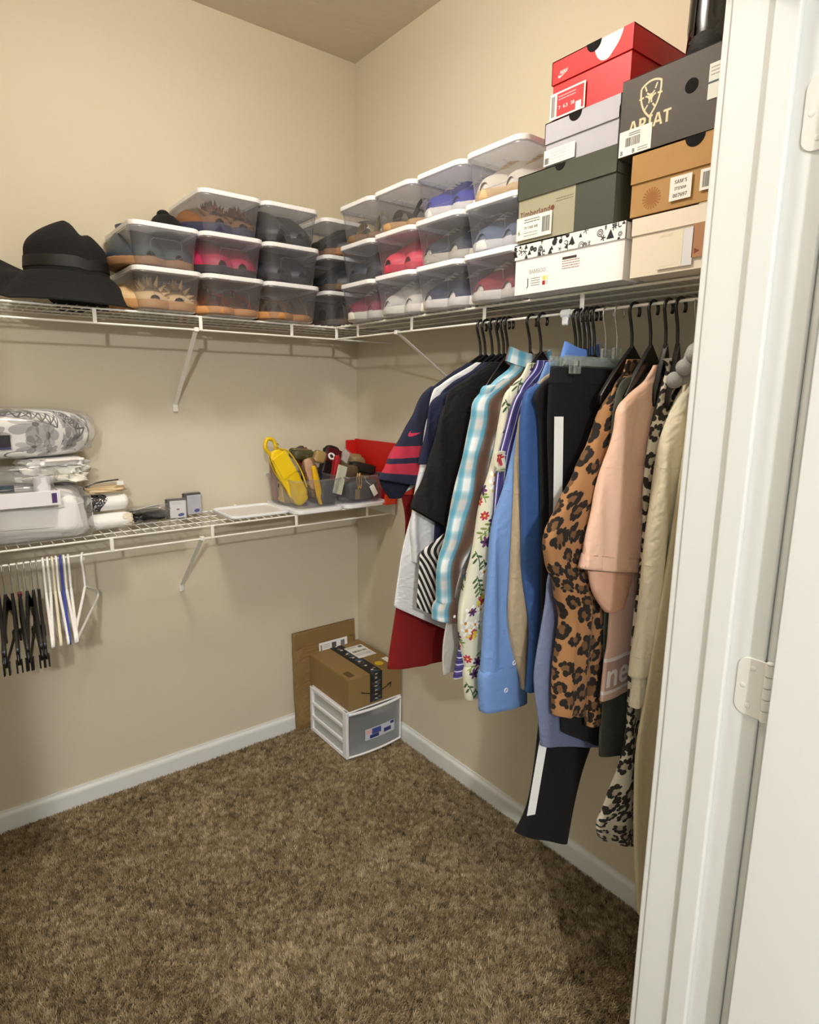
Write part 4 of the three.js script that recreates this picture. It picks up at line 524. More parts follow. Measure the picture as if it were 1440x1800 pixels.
// left rail: hangers seen nearly edge on
{
  const y = LY - 0.041, z = DS; let n = 0; const ord = ['first', 'second', 'third', 'fourth', 'fifth', 'sixth', 'seventh', 'eighth'];
  [-1.378, -1.362, -1.345, -1.327, -1.309, -1.293, -1.279].forEach((x, k) => { const t = hanger('broad', `black padded hanger with trouser clips, ${ord[6 - k]} to the left of the white tube hangers`, [x, y, z], Math.PI / 2 - 0.12 + [0.05, -0.06, 0.03, 0.06, -0.04, 0.05, 0.02][k], 0x0c0c0f, 'black clip hangers on the lower left rail');
    if (k === 3) part('red_size_marker', rbox(0.012, 0.012, 0.012, 0, -0.09, 0, 0.003), M(0xa3242c, 0.5), t); });
  const W = 0xf2f1ee; [[-1.262, W], [-1.25, W], [-1.238, 0xe6dfc4], [-1.228, W], [-1.217, 0x3a4aa8], [-1.208, W], [-1.196, W], [-1.158, W]].forEach(([x, c], k) => hanger('tube', c === W ? (k === 7 ? 'white tube hanger hanging apart at the right end of the left rail' : `white tube hanger, ${ord[k]} of the light hangers from the black ones`) : k === 2 ? 'cream tube hanger among the white hangers' : 'blue tube hanger among the white hangers', [x, y, z], Math.PI / 2 + [-0.10, -0.15, -0.12, -0.08, -0.12, -0.09, -0.13, -0.34][k], c, 'light tube hangers on the lower left rail'));
}

// ---------- cloth ----------
// rows: [y, x left, x right, thickness, z offset, slope of the hem]; a closed hanging tube of cloth
function drape(rows, { seed = 1, amp = 0.005, k = 38, seg = 64, n = 46, hem = true, box: e = 0.62, top = 0.15 } = {}) {
  const r = rng(seed), ph = [r() * 6, r() * 6, r() * 6, r() * 6], lin = rows.map(q => [...q, ...[0, 0.03, 0, 0].slice(q.length - 2)].slice(0, 6));
  const at = v => { const f = v * (lin.length - 1), i = Math.min(lin.length - 2, Math.floor(f)), t = f - i, g = j => lin[Math.max(0, Math.min(lin.length - 1, j))];
    return [0, 1, 2, 3, 4, 5].map(c => { const a = g(i - 1)[c], b = g(i)[c], d = g(i + 1)[c], q = g(i + 2)[c]; return 0.5 * (2 * b + (d - a) * t + (2 * a - 5 * b + 4 * d - q) * t * t + (3 * b - a - 3 * d + q) * t * t * t); }); };
  const P = [], U = [], I = [], y0 = lin[0][0];
  const ring = (R, v, shrink, lift) => { const [y, xl, xr, th, zo, sl] = R, xc = (xl + xr) / 2, w = (xr - xl) / 2 * shrink, A = amp * (top + (1 - top) * Math.min(1, v * 1.4)); let per = 0, px, pz; const first = P.length / 3, us = [];
    for (let i = 0; i <= seg; i++) { const a = i / seg * Math.PI * 2, c = Math.cos(a), s = Math.sin(a), x = xc + Math.sign(c) * Math.pow(Math.abs(c), e) * w;
      const wave = Math.sin(x * k + ph[0] + Math.sin(y * 4 + ph[1]) * 0.9) + 0.55 * Math.sin(x * k * 2.3 + ph[2] + y * 3) + 0.6 * Math.sin(y * 9 + x * 12 + ph[3]) * 0.5;
      const z = zo + Math.sign(s) * Math.pow(Math.abs(s), 0.75) * th / 2 * shrink + wave * A * (0.6 + 0.4 * Math.abs(c)) + (s > 0 ? 0.35 * A * Math.sin(x * k * 1.7 + ph[1] + y * 5) : 0);
      const yy = y + (sl || 0) * (x - xc) + lift; P.push(x, yy, z); if (i) per += Math.hypot(x - px, z - pz); px = x; pz = z; us.push(per); }
    for (let i = 0; i <= seg; i++) U.push(per / 2 - us[i], y + (lift ? 0 : 0) - y0); return first; };
  const F = []; for (let j = 0; j <= n; j++) F.push(ring(at(j / n), j / n, 1, 0));
  if (hem) { const E = at(1), span = Math.max(0.02, y0 - E[0]); for (const [sh, up] of [[0.94, 0], [0.88, 0.02], [0.84, 0.05], [0.3, 0.055]]) { const u2 = Math.min(up, span * 0.6); let v = 1; while (v > 0.02 && at(v)[0] < E[0] + u2) v -= 0.01; const R = at(v); R[3] *= 0.8; F.push(ring(R, v, sh, 0)); } }
  for (let j = 0; j < F.length - 1; j++) for (let i = 0; i < seg; i++) { const a = F[j] + i, b = a + 1, c = F[j + 1] + i, d = c + 1; I.push(a, b, c, b, d, c); }
  const cap = (f, up, flip) => { const c = P.length / 3; let X = 0, Y = 0, Z = 0; for (let i = 0; i < seg; i++) { X += P[(f + i) * 3]; Y += P[(f + i) * 3 + 1]; Z += P[(f + i) * 3 + 2]; } P.push(X / seg, Y / seg + up, Z / seg); U.push(0, 0); for (let i = 0; i < seg; i++) flip ? I.push(c, f + i, f + i + 1) : I.push(c, f + i + 1, f + i); };
  cap(F[0], 0.002, false); cap(F.at(-1), 0, true);
  const g = new THREE.BufferGeometry(); g.setAttribute('position', new THREE.Float32BufferAttribute(P, 3)); g.setAttribute('uv', new THREE.Float32BufferAttribute(U, 2)); g.setIndex(I); g.computeVertexNormals();
  const nn = g.attributes.normal; for (const f of F) { const b = f + seg, x = nn.getX(f) + nn.getX(b), y = nn.getY(f) + nn.getY(b), z = nn.getZ(f) + nn.getZ(b), l = Math.hypot(x, y, z) || 1; nn.setXYZ(f, x / l, y / l, z / l); nn.setXYZ(b, x / l, y / l, z / l); }
  return g;
}
const mirrorRows = rows => rows.map(([y, a, b, t, z, s]) => [y, 2 * RX - b, 2 * RX - a, t, z, -(s || 0)]);
// body rows from shoulder width to hem
const torso = (hem, half = 0.205, th = 0.026, o = {}) => [[1.556, RX - 0.05, RX + 0.05, 0.012], [1.535, RX - 0.09, RX + 0.09, 0.018], [1.50, RX - half * 0.8, RX + half * 0.8, th * 0.85], [1.468, RX - half, RX + half, th], [1.40, RX - half - 0.004, RX + half + 0.004, th], [1.2, RX - half, RX + half, th, 0], [(1.2 + hem) / 2, RX - half - 0.004 + (o.dx ?? 0) / 2, RX + half + 0.004 + (o.dx ?? 0) / 2, th, 0], [hem, RX - half - 0.01 + (o.dx ?? 0), RX + half + 0.01, th, 0, o.slope ?? 0]];
function garment(name, label, category, z, spec) {
  const t = thing(name, label, category, [0, 0, z]);
  if (spec.body) part('body', drape(spec.body, { seed: spec.seed ?? 1, amp: (spec.amp ?? 0.004) * 1.7, k: spec.k ?? 34, hem: true, ...spec.bodyOpt }), spec.mat, t);
  if (spec.sleeve) { part('sleeve', drape(spec.sleeve, { seed: (spec.seed ?? 1) + 40, amp: (spec.samp ?? 0.003) * 1.6, k: 60, seg: 44, ...spec.sleeveOpt }), spec.smat ?? spec.mat, t); if (!spec.single) part('sleeve', drape(mirrorRows(spec.sleeve), { seed: (spec.seed ?? 1) + 80, amp: spec.samp ?? 0.003, k: 52, seg: 40, n: 30 }), spec.smat ?? spec.mat, t); }
  if (spec.collar) { const [w, y] = spec.collar; part('collar', grid(30, 4, (u, v) => { const a = u * Math.PI * 2; return [RX + Math.cos(a) * (w + v * 0.012), y + 0.03 - v * 0.036 + 0.008 * Math.cos(a * 2), Math.sin(a) * (0.013 + v * 0.004), u * 0.3, v * 0.04]; }, true), spec.cmat ?? spec.mat, t); }
  return t;
}
const hookAt = (zs, words, color, kind = 'wide', sx = []) => zs.forEach((z, k) => { const t = hanger(kind, words[k], [RX, RY, z], (k % 3 - 1) * 0.05, color, kind === 'clip' ? 'clear clip hangers on the clothes rail' : 'black hangers on the clothes rail'); if (sx[k]) for (const m of t.children) if (m.name !== 'hook') m.scale.x = sx[k]; });

// fabric prints
const leopard = (bg, mid, ink, seed) => canvasTex(512, 512, (g, W) => { const r = rng(seed); g.fillStyle = bg; g.fillRect(0, 0, W, W); const spots = []; for (let t = 0; t < 4000 && spots.length < 84; t++) { const x = r() * W, y = r() * W, s = 22 + r() * 18; if (spots.every(p => { let dx = Math.abs(p[0] - x), dy = Math.abs(p[1] - y); dx = Math.min(dx, W - dx); dy = Math.min(dy, W - dy); return Math.hypot(dx, dy) > (p[2] + s) * 0.84; })) spots.push([x, y, s]); }
  for (const [x, y, s] of spots) { const rot = r() * 6.28, gap = r() * 6.28, sq = 0.75 + r() * 0.3, blobs = []; for (let i = 0; i < 9; i++) { const a = i / 9 * 6.28; if (Math.abs(((a - gap + 9.42) % 6.28) - 3.14) < 0.55) continue; blobs.push([Math.cos(a) * s * 0.72, Math.sin(a) * s * 0.72 * sq, s * (0.24 + r() * 0.2), r() * 3]); }
    for (const ox of [-W, 0, W]) for (const oy of [-W, 0, W]) { if (x + ox < -60 || x + ox > W + 60 || y + oy < -60 || y + oy > W + 60) continue; g.save(); g.translate(x + ox, y + oy); g.rotate(rot); g.fillStyle = mid; g.beginPath(); g.ellipse(0, 0, s * 0.62, s * 0.55 * sq, 0, 0, 7); g.fill(); g.fillStyle = ink; for (const [bx, by, bs, br] of blobs) { g.beginPath(); g.ellipse(bx, by, bs, bs * 0.78, br, 0, 7); g.fill(); } g.restore(); } } }, [0.37, 0.37]);
const plaidTex = canvasTex(256, 256, (g, W) => { g.fillStyle = '#e4eaea'; g.fillRect(0, 0, W, W);
  const soft = (c, w, str, rgb, v) => { for (let i = -32; i <= 32; i++) { const t = i / 32, a = str * Math.pow(Math.cos(t * Math.PI / 2), 0.7); for (const o of [-1, 0, 1]) { g.fillStyle = `rgba(${rgb},${a * 0.2})`; const p = (c + o + t * w) * W, q = w / 32 * W * 1.6; v ? g.fillRect(p - q, 0, 2 * q, W) : g.fillRect(0, p - q, W, 2 * q); } } };
  soft(0.12, 0.35, 0.5, '112,92,82', false); soft(0.36, 0.13, 0.45, '30,140,180', false); soft(0.9, 0.13, 0.45, '30,140,180', false);
  soft(0.02, 0.1, 1.2, '28,132,172', true); soft(0.36, 0.09, 1.2, '28,132,172', true); soft(0.6, 0.22, 2.8, '84,54,38', true); }, [0.1, 0.095]);
const floralTex = canvasTex(512, 768, (g, W, Hh) => { const r = rng(33); g.fillStyle = '#dedbc4'; g.fillRect(0, 0, W, Hh); const wrap = (x, y, f) => { for (const ox of [-W, 0, W]) for (const oy of [-Hh, 0, Hh]) if (x + ox > -90 && x + ox < W + 90 && y + oy > -90 && y + oy < Hh + 90) { g.save(); g.translate(x + ox, y + oy); f(); g.restore(); } };
  const flower = (x, y, s, col, mid, n) => wrap(x, y, () => { for (let p = 0; p < n; p++) { g.rotate(6.283 / n); g.fillStyle = col[p % col.length]; g.beginPath(); g.ellipse(s * 0.55, 0, s * 0.5, s * 0.26, 0, 0, 7); g.fill(); } g.fillStyle = mid; g.beginPath(); g.arc(0, 0, s * 0.28, 0, 7); g.fill(); });
  const stem = (x, y, l, a) => { const c = ['#5d7038', '#7f9148', '#3f5a3a'][Math.floor(r() * 3)], leaves = 3 + Math.floor(r() * 4); wrap(x, y, () => { g.rotate(a); g.strokeStyle = c; g.lineWidth = 5; g.beginPath(); g.moveTo(0, 0); g.quadraticCurveTo(14, l * 0.5, 0, l); g.stroke(); g.fillStyle = c; for (let i = 0; i < leaves; i++) { g.beginPath(); g.ellipse(i % 2 ? 14 : -14, l * (0.2 + i * 0.14), 18, 6, i % 2 ? 0.6 : -0.6, 0, 7); g.fill(); } }); };
  for (let i = 0; i < 30; i++) stem(r() * W, r() * Hh, 50 + r() * 60, (r() - 0.5) * 1.6);
  for (let i = 0; i < 8; i++) flower(r() * W, r() * Hh, 36 + r() * 12, ['#d8b93a', '#e3cf52', '#b23a58'], '#b02a52', 10); for (let i = 0; i < 12; i++) flower(r() * W, r() * Hh, 26 + r() * 10, ['#f6f4ea', '#ded8c8'], '#c98a2b', 9); for (let i = 0; i < 10; i++) flower(r() * W, r() * Hh, 24 + r() * 8, ['#4d2f5e', '#6a3a6c'], '#2b1a3a', 6); for (let i = 0; i < 7; i++) flower(r() * W, r() * Hh, 24, ['#c23c46', '#a82a4a'], '#e0b84a', 7); }, [0.24, 0.36]);
const purpleStripe = canvasTex(128, 64, (g, W, Hh) => { g.fillStyle = '#4a4382'; g.fillRect(0, 0, W, Hh); for (let i = 0; i < 4; i++) { g.fillStyle = '#d9d8ea'; g.fillRect(i * 32 + 4, 0, 5, Hh); g.fillStyle = '#2d2860'; g.fillRect(i * 32 + 17, 0, 5, Hh); } }, [0.07, 0.05]);
const diagTex = canvasTex(256, 256, (g, W) => { g.fillStyle = '#e7e2da'; g.fillRect(0, 0, W, W); g.fillStyle = '#1b1518'; for (let i = -4; i < 6; i++) { g.beginPath(); const y = i * 64; g.moveTo(0, y); g.lineTo(W, y + 256); g.lineTo(W, y + 256 + 34); g.lineTo(0, y + 34); g.fill(); } }, [0.075, 0.125]);
const cotton = dataTex(256, (x, y) => 0.6 * tileNoise(x, y, 16) + 0.4 * tileNoise(x, y, 32), 0.2);
const cloth = (color, extra = {}) => fabric(color, { bumpMap: cotton, bumpScale: 0.0016, ...extra });
const printCloth = map => fabric(0xffffff, { map, sheen: 0.1 });

// black hangers, far to near
hookAt([1.03, 1.048, 1.075, 1.10, 1.117, 1.131], ['black hanger carrying the navy jersey with red stripes', 'black hanger second from the far end over the red top', 'black hanger carrying the white tee', 'black hanger carrying the plain navy shirt', 'black hanger carrying the black tee', 'black hanger over the diagonally striped top'], blackPlastic, 'wide', [0.95, 0.9, 0.9, 0.9, 0.85, 0.6]);
hookAt([1.208, 1.243], ['black hanger inside the blue and brown plaid shirt', 'black hanger inside the floral blouse'], blackPlastic, 'wide', [0.78, 0.6]);
hookAt([1.348, 1.361, 1.374, 1.387, 1.40], ['far one of five crowded black hangers over the blue shirts', 'second of five crowded black hangers over the blue shirts', 'middle of five crowded black hangers over the blue shirts', 'fourth of five crowded black hangers over the blue shirts', 'nearest of five crowded black hangers over the blue shirts'], blackPlastic, 'tube', [0.5, 0.55, 0.6, 0.6, 0.6]);
hookAt([1.43, 1.459], ['clear clip hanger holding the striped black track trousers', 'clear clip hanger in front of the track trousers holding the grey blue top'], 0, 'clip');
hookAt([1.496, 1.540, 1.574, 1.600], ['black hanger inside the brown leopard blouse', 'black hanger inside the peach tee', 'black hanger inside the cream leopard dress', 'black hanger inside the cream cardigan'], blackPlastic, 'wide', [0.58, 0.5, 0.2, 0.12]);
{ const t = thing('rail_end_cap', 'white plastic sleeve clipped on the clothes rail between the hangers', 'rail clip', [RX, RY, 1.313]); part('sleeve', new THREE.CylinderGeometry(0.010, 0.010, 0.02, 18).rotateX(Math.PI / 2), whitePlastic, t); part('tail', rbox(0.012, 0.03, 0.018, 0, -0.012, 0, 0.005, 3), whitePlastic, t); }

// ---------- garments, from the corner towards the door ----------
const S = (z, rows) => rows;
{ // navy jersey with red stripes
  const mat = cloth(0x161a33), sl = canvasTex(512, 512, (g, W) => { g.fillStyle = '#161a33'; g.fillRect(0, 0, W, W); g.fillStyle = '#a8243c'; g.fillRect(0, 256, W, 50); g.fillRect(0, 330, W, 48);
      g.fillStyle = '#b42a44'; g.beginPath(); const X = 290, Y = 188, s = 60; g.moveTo(X, Y); g.bezierCurveTo(X - 0.25 * s, Y + 0.35 * s, X - 0.05 * s, Y + 0.55 * s, X + 0.3 * s, Y + 0.42 * s); g.lineTo(X + s, Y + 0.16 * s); g.lineTo(X + 0.25 * s, Y + 0.2 * s); g.bezierCurveTo(X + 0.05 * s, Y + 0.25 * s, X - 0.05 * s, Y + 0.18 * s, X, Y); g.fill(); });
  sl.wrapS = THREE.ClampToEdgeWrapping; sl.repeat.set(1 / 0.3, 1 / 0.3); sl.offset.set(0.5, 1);
  garment('navy_jersey', 'navy sports jersey with two red sleeve stripes at the far end of the rail', 'jersey', 1.03, { seed: 3, mat, body: torso(0.98, 0.195, 0.02), smat: fabric(0xffffff, { map: sl, sheen: 0.1 }),
    sleeve: [[1.492, -0.44, -0.36, 0.018], [1.47, -0.468, -0.385, 0.022], [1.418, -0.503, -0.405, 0.028], [1.35, -0.548, -0.43, 0.034, 0.004], [1.303, -0.582, -0.452, 0.04, 0.006], [1.248, -0.612, -0.475, 0.046, 0.008, -0.22]], single: true }).add((() => { const m = new THREE.Mesh(drape([[1.275, -0.60, -0.49, 0.03, -0.010], [1.24, -0.588, -0.50, 0.03, -0.010], [1.206, -0.562, -0.528, 0.018, -0.010]], { seed: 9, amp: 0.001, n: 12, seg: 32 }), cloth(0x10132a)); m.name = 'sleeve_underside'; return m; })());
}
{ const mat = cloth(0x9a0d12, { bumpMap: weave });
  const t = garment('red_tunic', 'long plain red top whose wide hem shows below the white tee', 'top', 1.0, { seed: 5, mat, amp: 0.003, body: [[1.53, RX - 0.04, RX + 0.05, 0.012], [1.47, RX - 0.1, RX + 0.12, 0.018], [1.42, -0.43, RX + 0.16, 0.022], [1.25, -0.51, RX + 0.2, 0.022], [1.12, -0.497, RX + 0.2, 0.022], [0.88, -0.527, RX + 0.19, 0.026], [0.70, -0.548, -0.18, 0.03, 0, -0.12]],
    smat: cloth(0xbe2d14), sleeve: [[1.40, -0.44, -0.38, 0.016], [1.32, -0.49, -0.41, 0.02], [1.21, -0.548, -0.46, 0.022, 0, -0.12]], single: true });
  part('yellow_trim', tube([[-0.512, 1.236, 0.012], [-0.49, 1.245, 0.014], [-0.47, 1.26, 0.014]], 0.006, 16, 6), M(0xd8a84a, 0.8), t); part('white_trim', tube([[-0.512, 1.222, 0.014], [-0.49, 1.232, 0.016], [-0.468, 1.248, 0.016]], 0.006, 16, 6), M(0xe9e2d6, 0.8), t); }
{ const mat = cloth(0xd5d6d8); garment('white_tee', 'white tee shirt hanging in front of the red top, far end of the rail', 'tee shirt', 1.064, { seed: 7, mat, amp: 0.003, body: [[1.556, RX - 0.05, RX + 0.05, 0.012], [1.50, RX - 0.165, RX + 0.165, 0.018], [1.458, -0.468, RX + 0.2, 0.02], [1.28, -0.496, RX + 0.2, 0.02], [1.10, -0.546, RX + 0.2, 0.022], [1.0, -0.567, RX + 0.2, 0.024], [0.79, -0.578, -0.1, 0.026, 0, -0.58]],
    sleeve: [[1.475, -0.44, -0.38, 0.014], [1.4, -0.48, -0.42, 0.02], [1.28, -0.503, -0.43, 0.022, 0.004], [1.15, -0.538, -0.452, 0.026, 0.008], [1.08, -0.535, -0.462, 0.03, 0.01], [1.045, -0.532, -0.485, 0.03, 0.012]], single: true }); }
{ garment('navy_shirt', 'plain navy short-sleeved shirt between the white and the black tee', 'shirt', 1.094, { seed: 9, mat: cloth(0x151a36), body: torso(1.0, 0.2, 0.018), sleeve: [[1.49, -0.42, -0.34, 0.014], [1.456, -0.486, -0.38, 0.018], [1.40, -0.504, -0.40, 0.02], [1.30, -0.53, -0.43, 0.022]], single: true }); }
{ garment('black_tee', 'black tee shirt with a wide sleeve in front of the navy shirt', 'tee shirt', 1.12, { seed: 11, mat: cloth(0x0b0b0d), body: torso(0.99, 0.2, 0.022), sleeve: [[1.50, -0.40, -0.33, 0.014], [1.475, -0.44, -0.34, 0.018], [1.42, -0.484, -0.36, 0.024], [1.34, -0.510, -0.375, 0.026], [1.256, -0.540, -0.395, 0.028], [1.155, -0.571, -0.42, 0.03, 0.002, -0.58]], single: true }); }
{ garment('striped_blouse', 'black and white diagonally striped top under the black sleeve', 'top', 1.143, { seed: 13, mat: printCloth(diagTex), amp: 0.002, body: [[1.48, RX - 0.02, RX + 0.05, 0.01], [1.40, -0.34, RX + 0.18, 0.014], [1.22, -0.38, RX + 0.19, 0.016], [1.14, -0.46, RX + 0.19, 0.018], [1.07, -0.548, RX + 0.15, 0.018, 0, -0.1], [1.0, -0.562, RX + 0.05, 0.018, 0, -0.3], [0.865, -0.572, -0.28, 0.02, 0, -0.58]] }); }
{ garment('ivory_blouse', 'ivory white top whose plain hem hangs beside the red hem', 'top', 1.165, { seed: 15, mat: cloth(0xc9c4ba), amp: 0.002, body: [[1.53, RX - 0.02, RX + 0.06, 0.01], [1.46, RX - 0.06, RX + 0.18, 0.014], [1.1, -0.42, RX + 0.18, 0.014], [0.86, -0.492, RX + 0.18, 0.016], [0.755, -0.496, -0.18, 0.018]] }); }
{ const mat = printCloth(plaidTex); const t = garment('plaid_shirt', 'blue white and brown plaid long-sleeved shirt with open collar', 'shirt', 1.208, { seed: 17, mat, amp: 0.003, collar: [0.078, 1.552], body: [[1.565, RX - 0.06, RX + 0.06, 0.02], [1.535, RX - 0.075, RX + 0.1, 0.026], [1.50, RX - 0.13, RX + 0.15, 0.03], [1.46, RX - 0.175, RX + 0.19, 0.034], [1.2, RX - 0.17, RX + 0.2, 0.034], [1.0, RX - 0.19, RX + 0.2, 0.034], [0.93, RX - 0.21, RX + 0.2, 0.034, 0, -0.5]],
    sleeve: [[1.512, -0.365, -0.30, 0.02], [1.464, -0.446, -0.33, 0.034], [1.411, -0.458, -0.36, 0.044], [1.317, -0.486, -0.39, 0.046, 0.002], [1.223, -0.510, -0.418, 0.044, 0.002], [1.129, -0.534, -0.455, 0.042, 0.002], [1.063, -0.558, -0.482, 0.04], [0.99, -0.560, -0.502, 0.036], [0.978, -0.556, -0.506, 0.034]], single: true });
  part('cuff', drape([[0.984, -0.552, -0.508, 0.034], [0.965, -0.566, -0.5, 0.042], [0.925, -0.566, -0.496, 0.042, 0, -0.3]], { seed: 4, amp: 0.001, n: 10, seg: 36 }), mat, t); part('button', new THREE.SphereGeometry(0.0042, 10, 8).scale(1, 1, 0.5).translate(-0.52, 0.94, 0.023), M(0xdfe0dc, 0.4), t); }
{ const mat = printCloth(floralTex); const t = garment('floral_blouse', 'cream blouse printed with pink yellow and purple flowers', 'blouse', 1.245, { seed: 19, mat, amp: 0.003, body: [[1.55, RX - 0.05, RX + 0.06, 0.012], [1.52, RX - 0.07, RX + 0.1, 0.018], [1.47, RX - 0.115, RX + 0.18, 0.024], [1.3, RX - 0.13, RX + 0.19, 0.024], [1.0, RX - 0.16, RX + 0.19, 0.026], [0.80, RX - 0.17, RX + 0.19, 0.026, 0, -0.3]],
    sleeve: [[1.50, -0.355, -0.29, 0.014], [1.47, -0.388, -0.31, 0.022], [1.411, -0.403, -0.335, 0.028], [1.33, -0.418, -0.352, 0.03], [1.264, -0.447, -0.368, 0.032], [1.2, -0.462, -0.38, 0.034], [1.1, -0.478, -0.40, 0.034], [1.0, -0.50, -0.413, 0.034], [0.93, -0.516, -0.425, 0.032], [0.86, -0.502, -0.436, 0.028], [0.80, -0.488, -0.44, 0.026]], single: true, samp: 0.004 });
  part('cuff', drape([[0.806, -0.486, -0.442, 0.028], [0.79, -0.496, -0.434, 0.034], [0.718, -0.488, -0.43, 0.032]], { seed: 6, amp: 0.001, n: 10, seg: 36 }), mat, t); }
{ const mat = printCloth(purpleStripe); const t = garment('striped_shirt', 'purple shirt with thin white stripes behind the light blue sleeve', 'shirt', 1.274, { seed: 21, mat, amp: 0.002, body: [[1.555, RX - 0.05, RX + 0.06, 0.012], [1.53, RX - 0.06, RX + 0.1, 0.016], [1.465, RX - 0.115, RX + 0.17, 0.02], [1.3, RX - 0.15, RX + 0.19, 0.02], [1.0, RX - 0.17, RX + 0.19, 0.02], [0.90, RX - 0.17, RX + 0.19, 0.02]],
    sleeve: [[1.50, -0.34, -0.27, 0.012], [1.465, -0.384, -0.29, 0.02], [1.373, -0.418, -0.33, 0.024], [1.313, -0.434, -0.35, 0.024], [1.197, -0.442, -0.37, 0.024], [1.08, -0.45, -0.38, 0.024], [0.95, -0.44, -0.37, 0.022], [0.85, -0.43, -0.36, 0.02]], single: true, sleeveOpt: { amp: 0.002 } });
  part('cuff', drape([[0.86, -0.498, -0.44, 0.016, -0.046], [0.775, -0.516, -0.45, 0.018, -0.046]], { seed: 8, amp: 0.0008, n: 8, seg: 32 }), printCloth((() => { const t2 = purpleStripe.clone(); t2.rotation = Math.PI / 2; t2.needsUpdate = true; return t2; })()), t);
  part('printed_flower_patch', bundle(0.03, 0.05, 0.012, 3, { crease: 0.004 }).translate(-0.438, 1.295, 0.012), printCloth(floralTex), t); }
{ const mat = cloth(0x7295cb); const t = garment('light_blue_shirt', 'light blue long-sleeved shirt with buttoned cuff at the front of the blue group', 'shirt', 1.303, { seed: 23, mat, amp: 0.003, body: [[1.55, RX - 0.05, RX + 0.06, 0.012], [1.50, RX - 0.08, RX + 0.14, 0.018], [1.44, RX - 0.115, RX + 0.18, 0.022], [1.2, RX - 0.12, RX + 0.19, 0.024], [0.9, RX - 0.13, RX + 0.19, 0.024]],
    sleeve: [[1.455, -0.385, -0.31, 0.018], [1.40, -0.402, -0.33, 0.028], [1.32, -0.422, -0.345, 0.032], [1.22, -0.452, -0.355, 0.036, 0.002], [1.1, -0.478, -0.362, 0.038, 0.002], [0.99, -0.492, -0.368, 0.04, 0.003], [0.89, -0.496, -0.366, 0.042, 0.004], [0.815, -0.50, -0.36, 0.044, 0.005]], single: true, samp: 0.005 });
  part('cuff', drape([[0.822, -0.498, -0.362, 0.044, 0.005], [0.80, -0.504, -0.352, 0.05, 0.006], [0.705, -0.496, -0.338, 0.048, 0.006, -0.12]], { seed: 10, amp: 0.0014, n: 12, seg: 44 }), mat, t, 'buttoned cuff');
  for (const [x, y] of [[-0.44, 0.765], [-0.415, 0.83]]) part('button', new THREE.TorusGeometry(0.005, 0.0016, 6, 14).translate(x, y, 0.033), M(0xe6ebf2, 0.35), t); }
{ garment('beige_shirt', 'beige satin shirt squeezed between the light blue and the denim shirt', 'shirt', 1.334, { seed: 25, mat: cloth(0xb5a283, { roughness: 0.5 }), amp: 0.002, body: [[1.53, RX - 0.06, RX + 0.08, 0.012], [1.46, RX - 0.13, RX + 0.17, 0.018], [1.2, RX - 0.11, RX + 0.19, 0.02], [0.9, RX - 0.1, RX + 0.19, 0.02]],
    sleeve: [[1.45, -0.405, -0.36, 0.014], [1.428, -0.430, -0.37, 0.02], [1.339, -0.437, -0.375, 0.024], [1.247, -0.437, -0.37, 0.026], [1.07, -0.439, -0.35, 0.03], [0.957, -0.440, -0.335, 0.032], [0.86, -0.42, -0.335, 0.03], [0.755, -0.39, -0.335, 0.026]], single: true, samp: 0.005 }); }
{ const mat = cloth(0x36578f); garment('denim_shirt', 'mid blue denim shirt with long sleeve before the black trousers', 'shirt', 1.364, { seed: 27, mat, amp: 0.003, collar: [0.062, 1.556], cmat: cloth(0x5f86cf), body: [[1.56, RX - 0.05, RX + 0.06, 0.014], [1.53, RX - 0.08, RX + 0.1, 0.018], [1.49, RX - 0.15, RX + 0.16, 0.022], [1.45, RX - 0.175, RX + 0.19, 0.024], [1.2, RX - 0.16, RX + 0.19, 0.024], [0.9, RX - 0.13, RX + 0.19, 0.024]],
    sleeve: [[1.498, -0.41, -0.34, 0.018], [1.479, -0.445, -0.36, 0.024], [1.43, -0.457, -0.365, 0.03], [1.342, -0.455, -0.355, 0.032], [1.212, -0.441, -0.345, 0.032], [1.075, -0.428, -0.32, 0.032], [0.943, -0.405, -0.32, 0.03], [0.85, -0.40, -0.33, 0.028], [0.76, -0.40, -0.345, 0.026]], single: true, samp: 0.004 }); }
{ garment('black_jacket', 'black soft top with rounded shoulder between denim and trousers', 'top', 1.396, { seed: 29, mat: cloth(0x0c0c0e), amp: 0.002, body: [[1.55, RX - 0.05, RX + 0.06, 0.014], [1.51, RX - 0.15, RX + 0.15, 0.022], [1.47, RX - 0.19, RX + 0.19, 0.026], [1.40, RX - 0.17, RX + 0.19, 0.024], [1.1, RX - 0.14, RX + 0.19, 0.022], [0.85, RX - 0.12, RX + 0.19, 0.022]] }); }
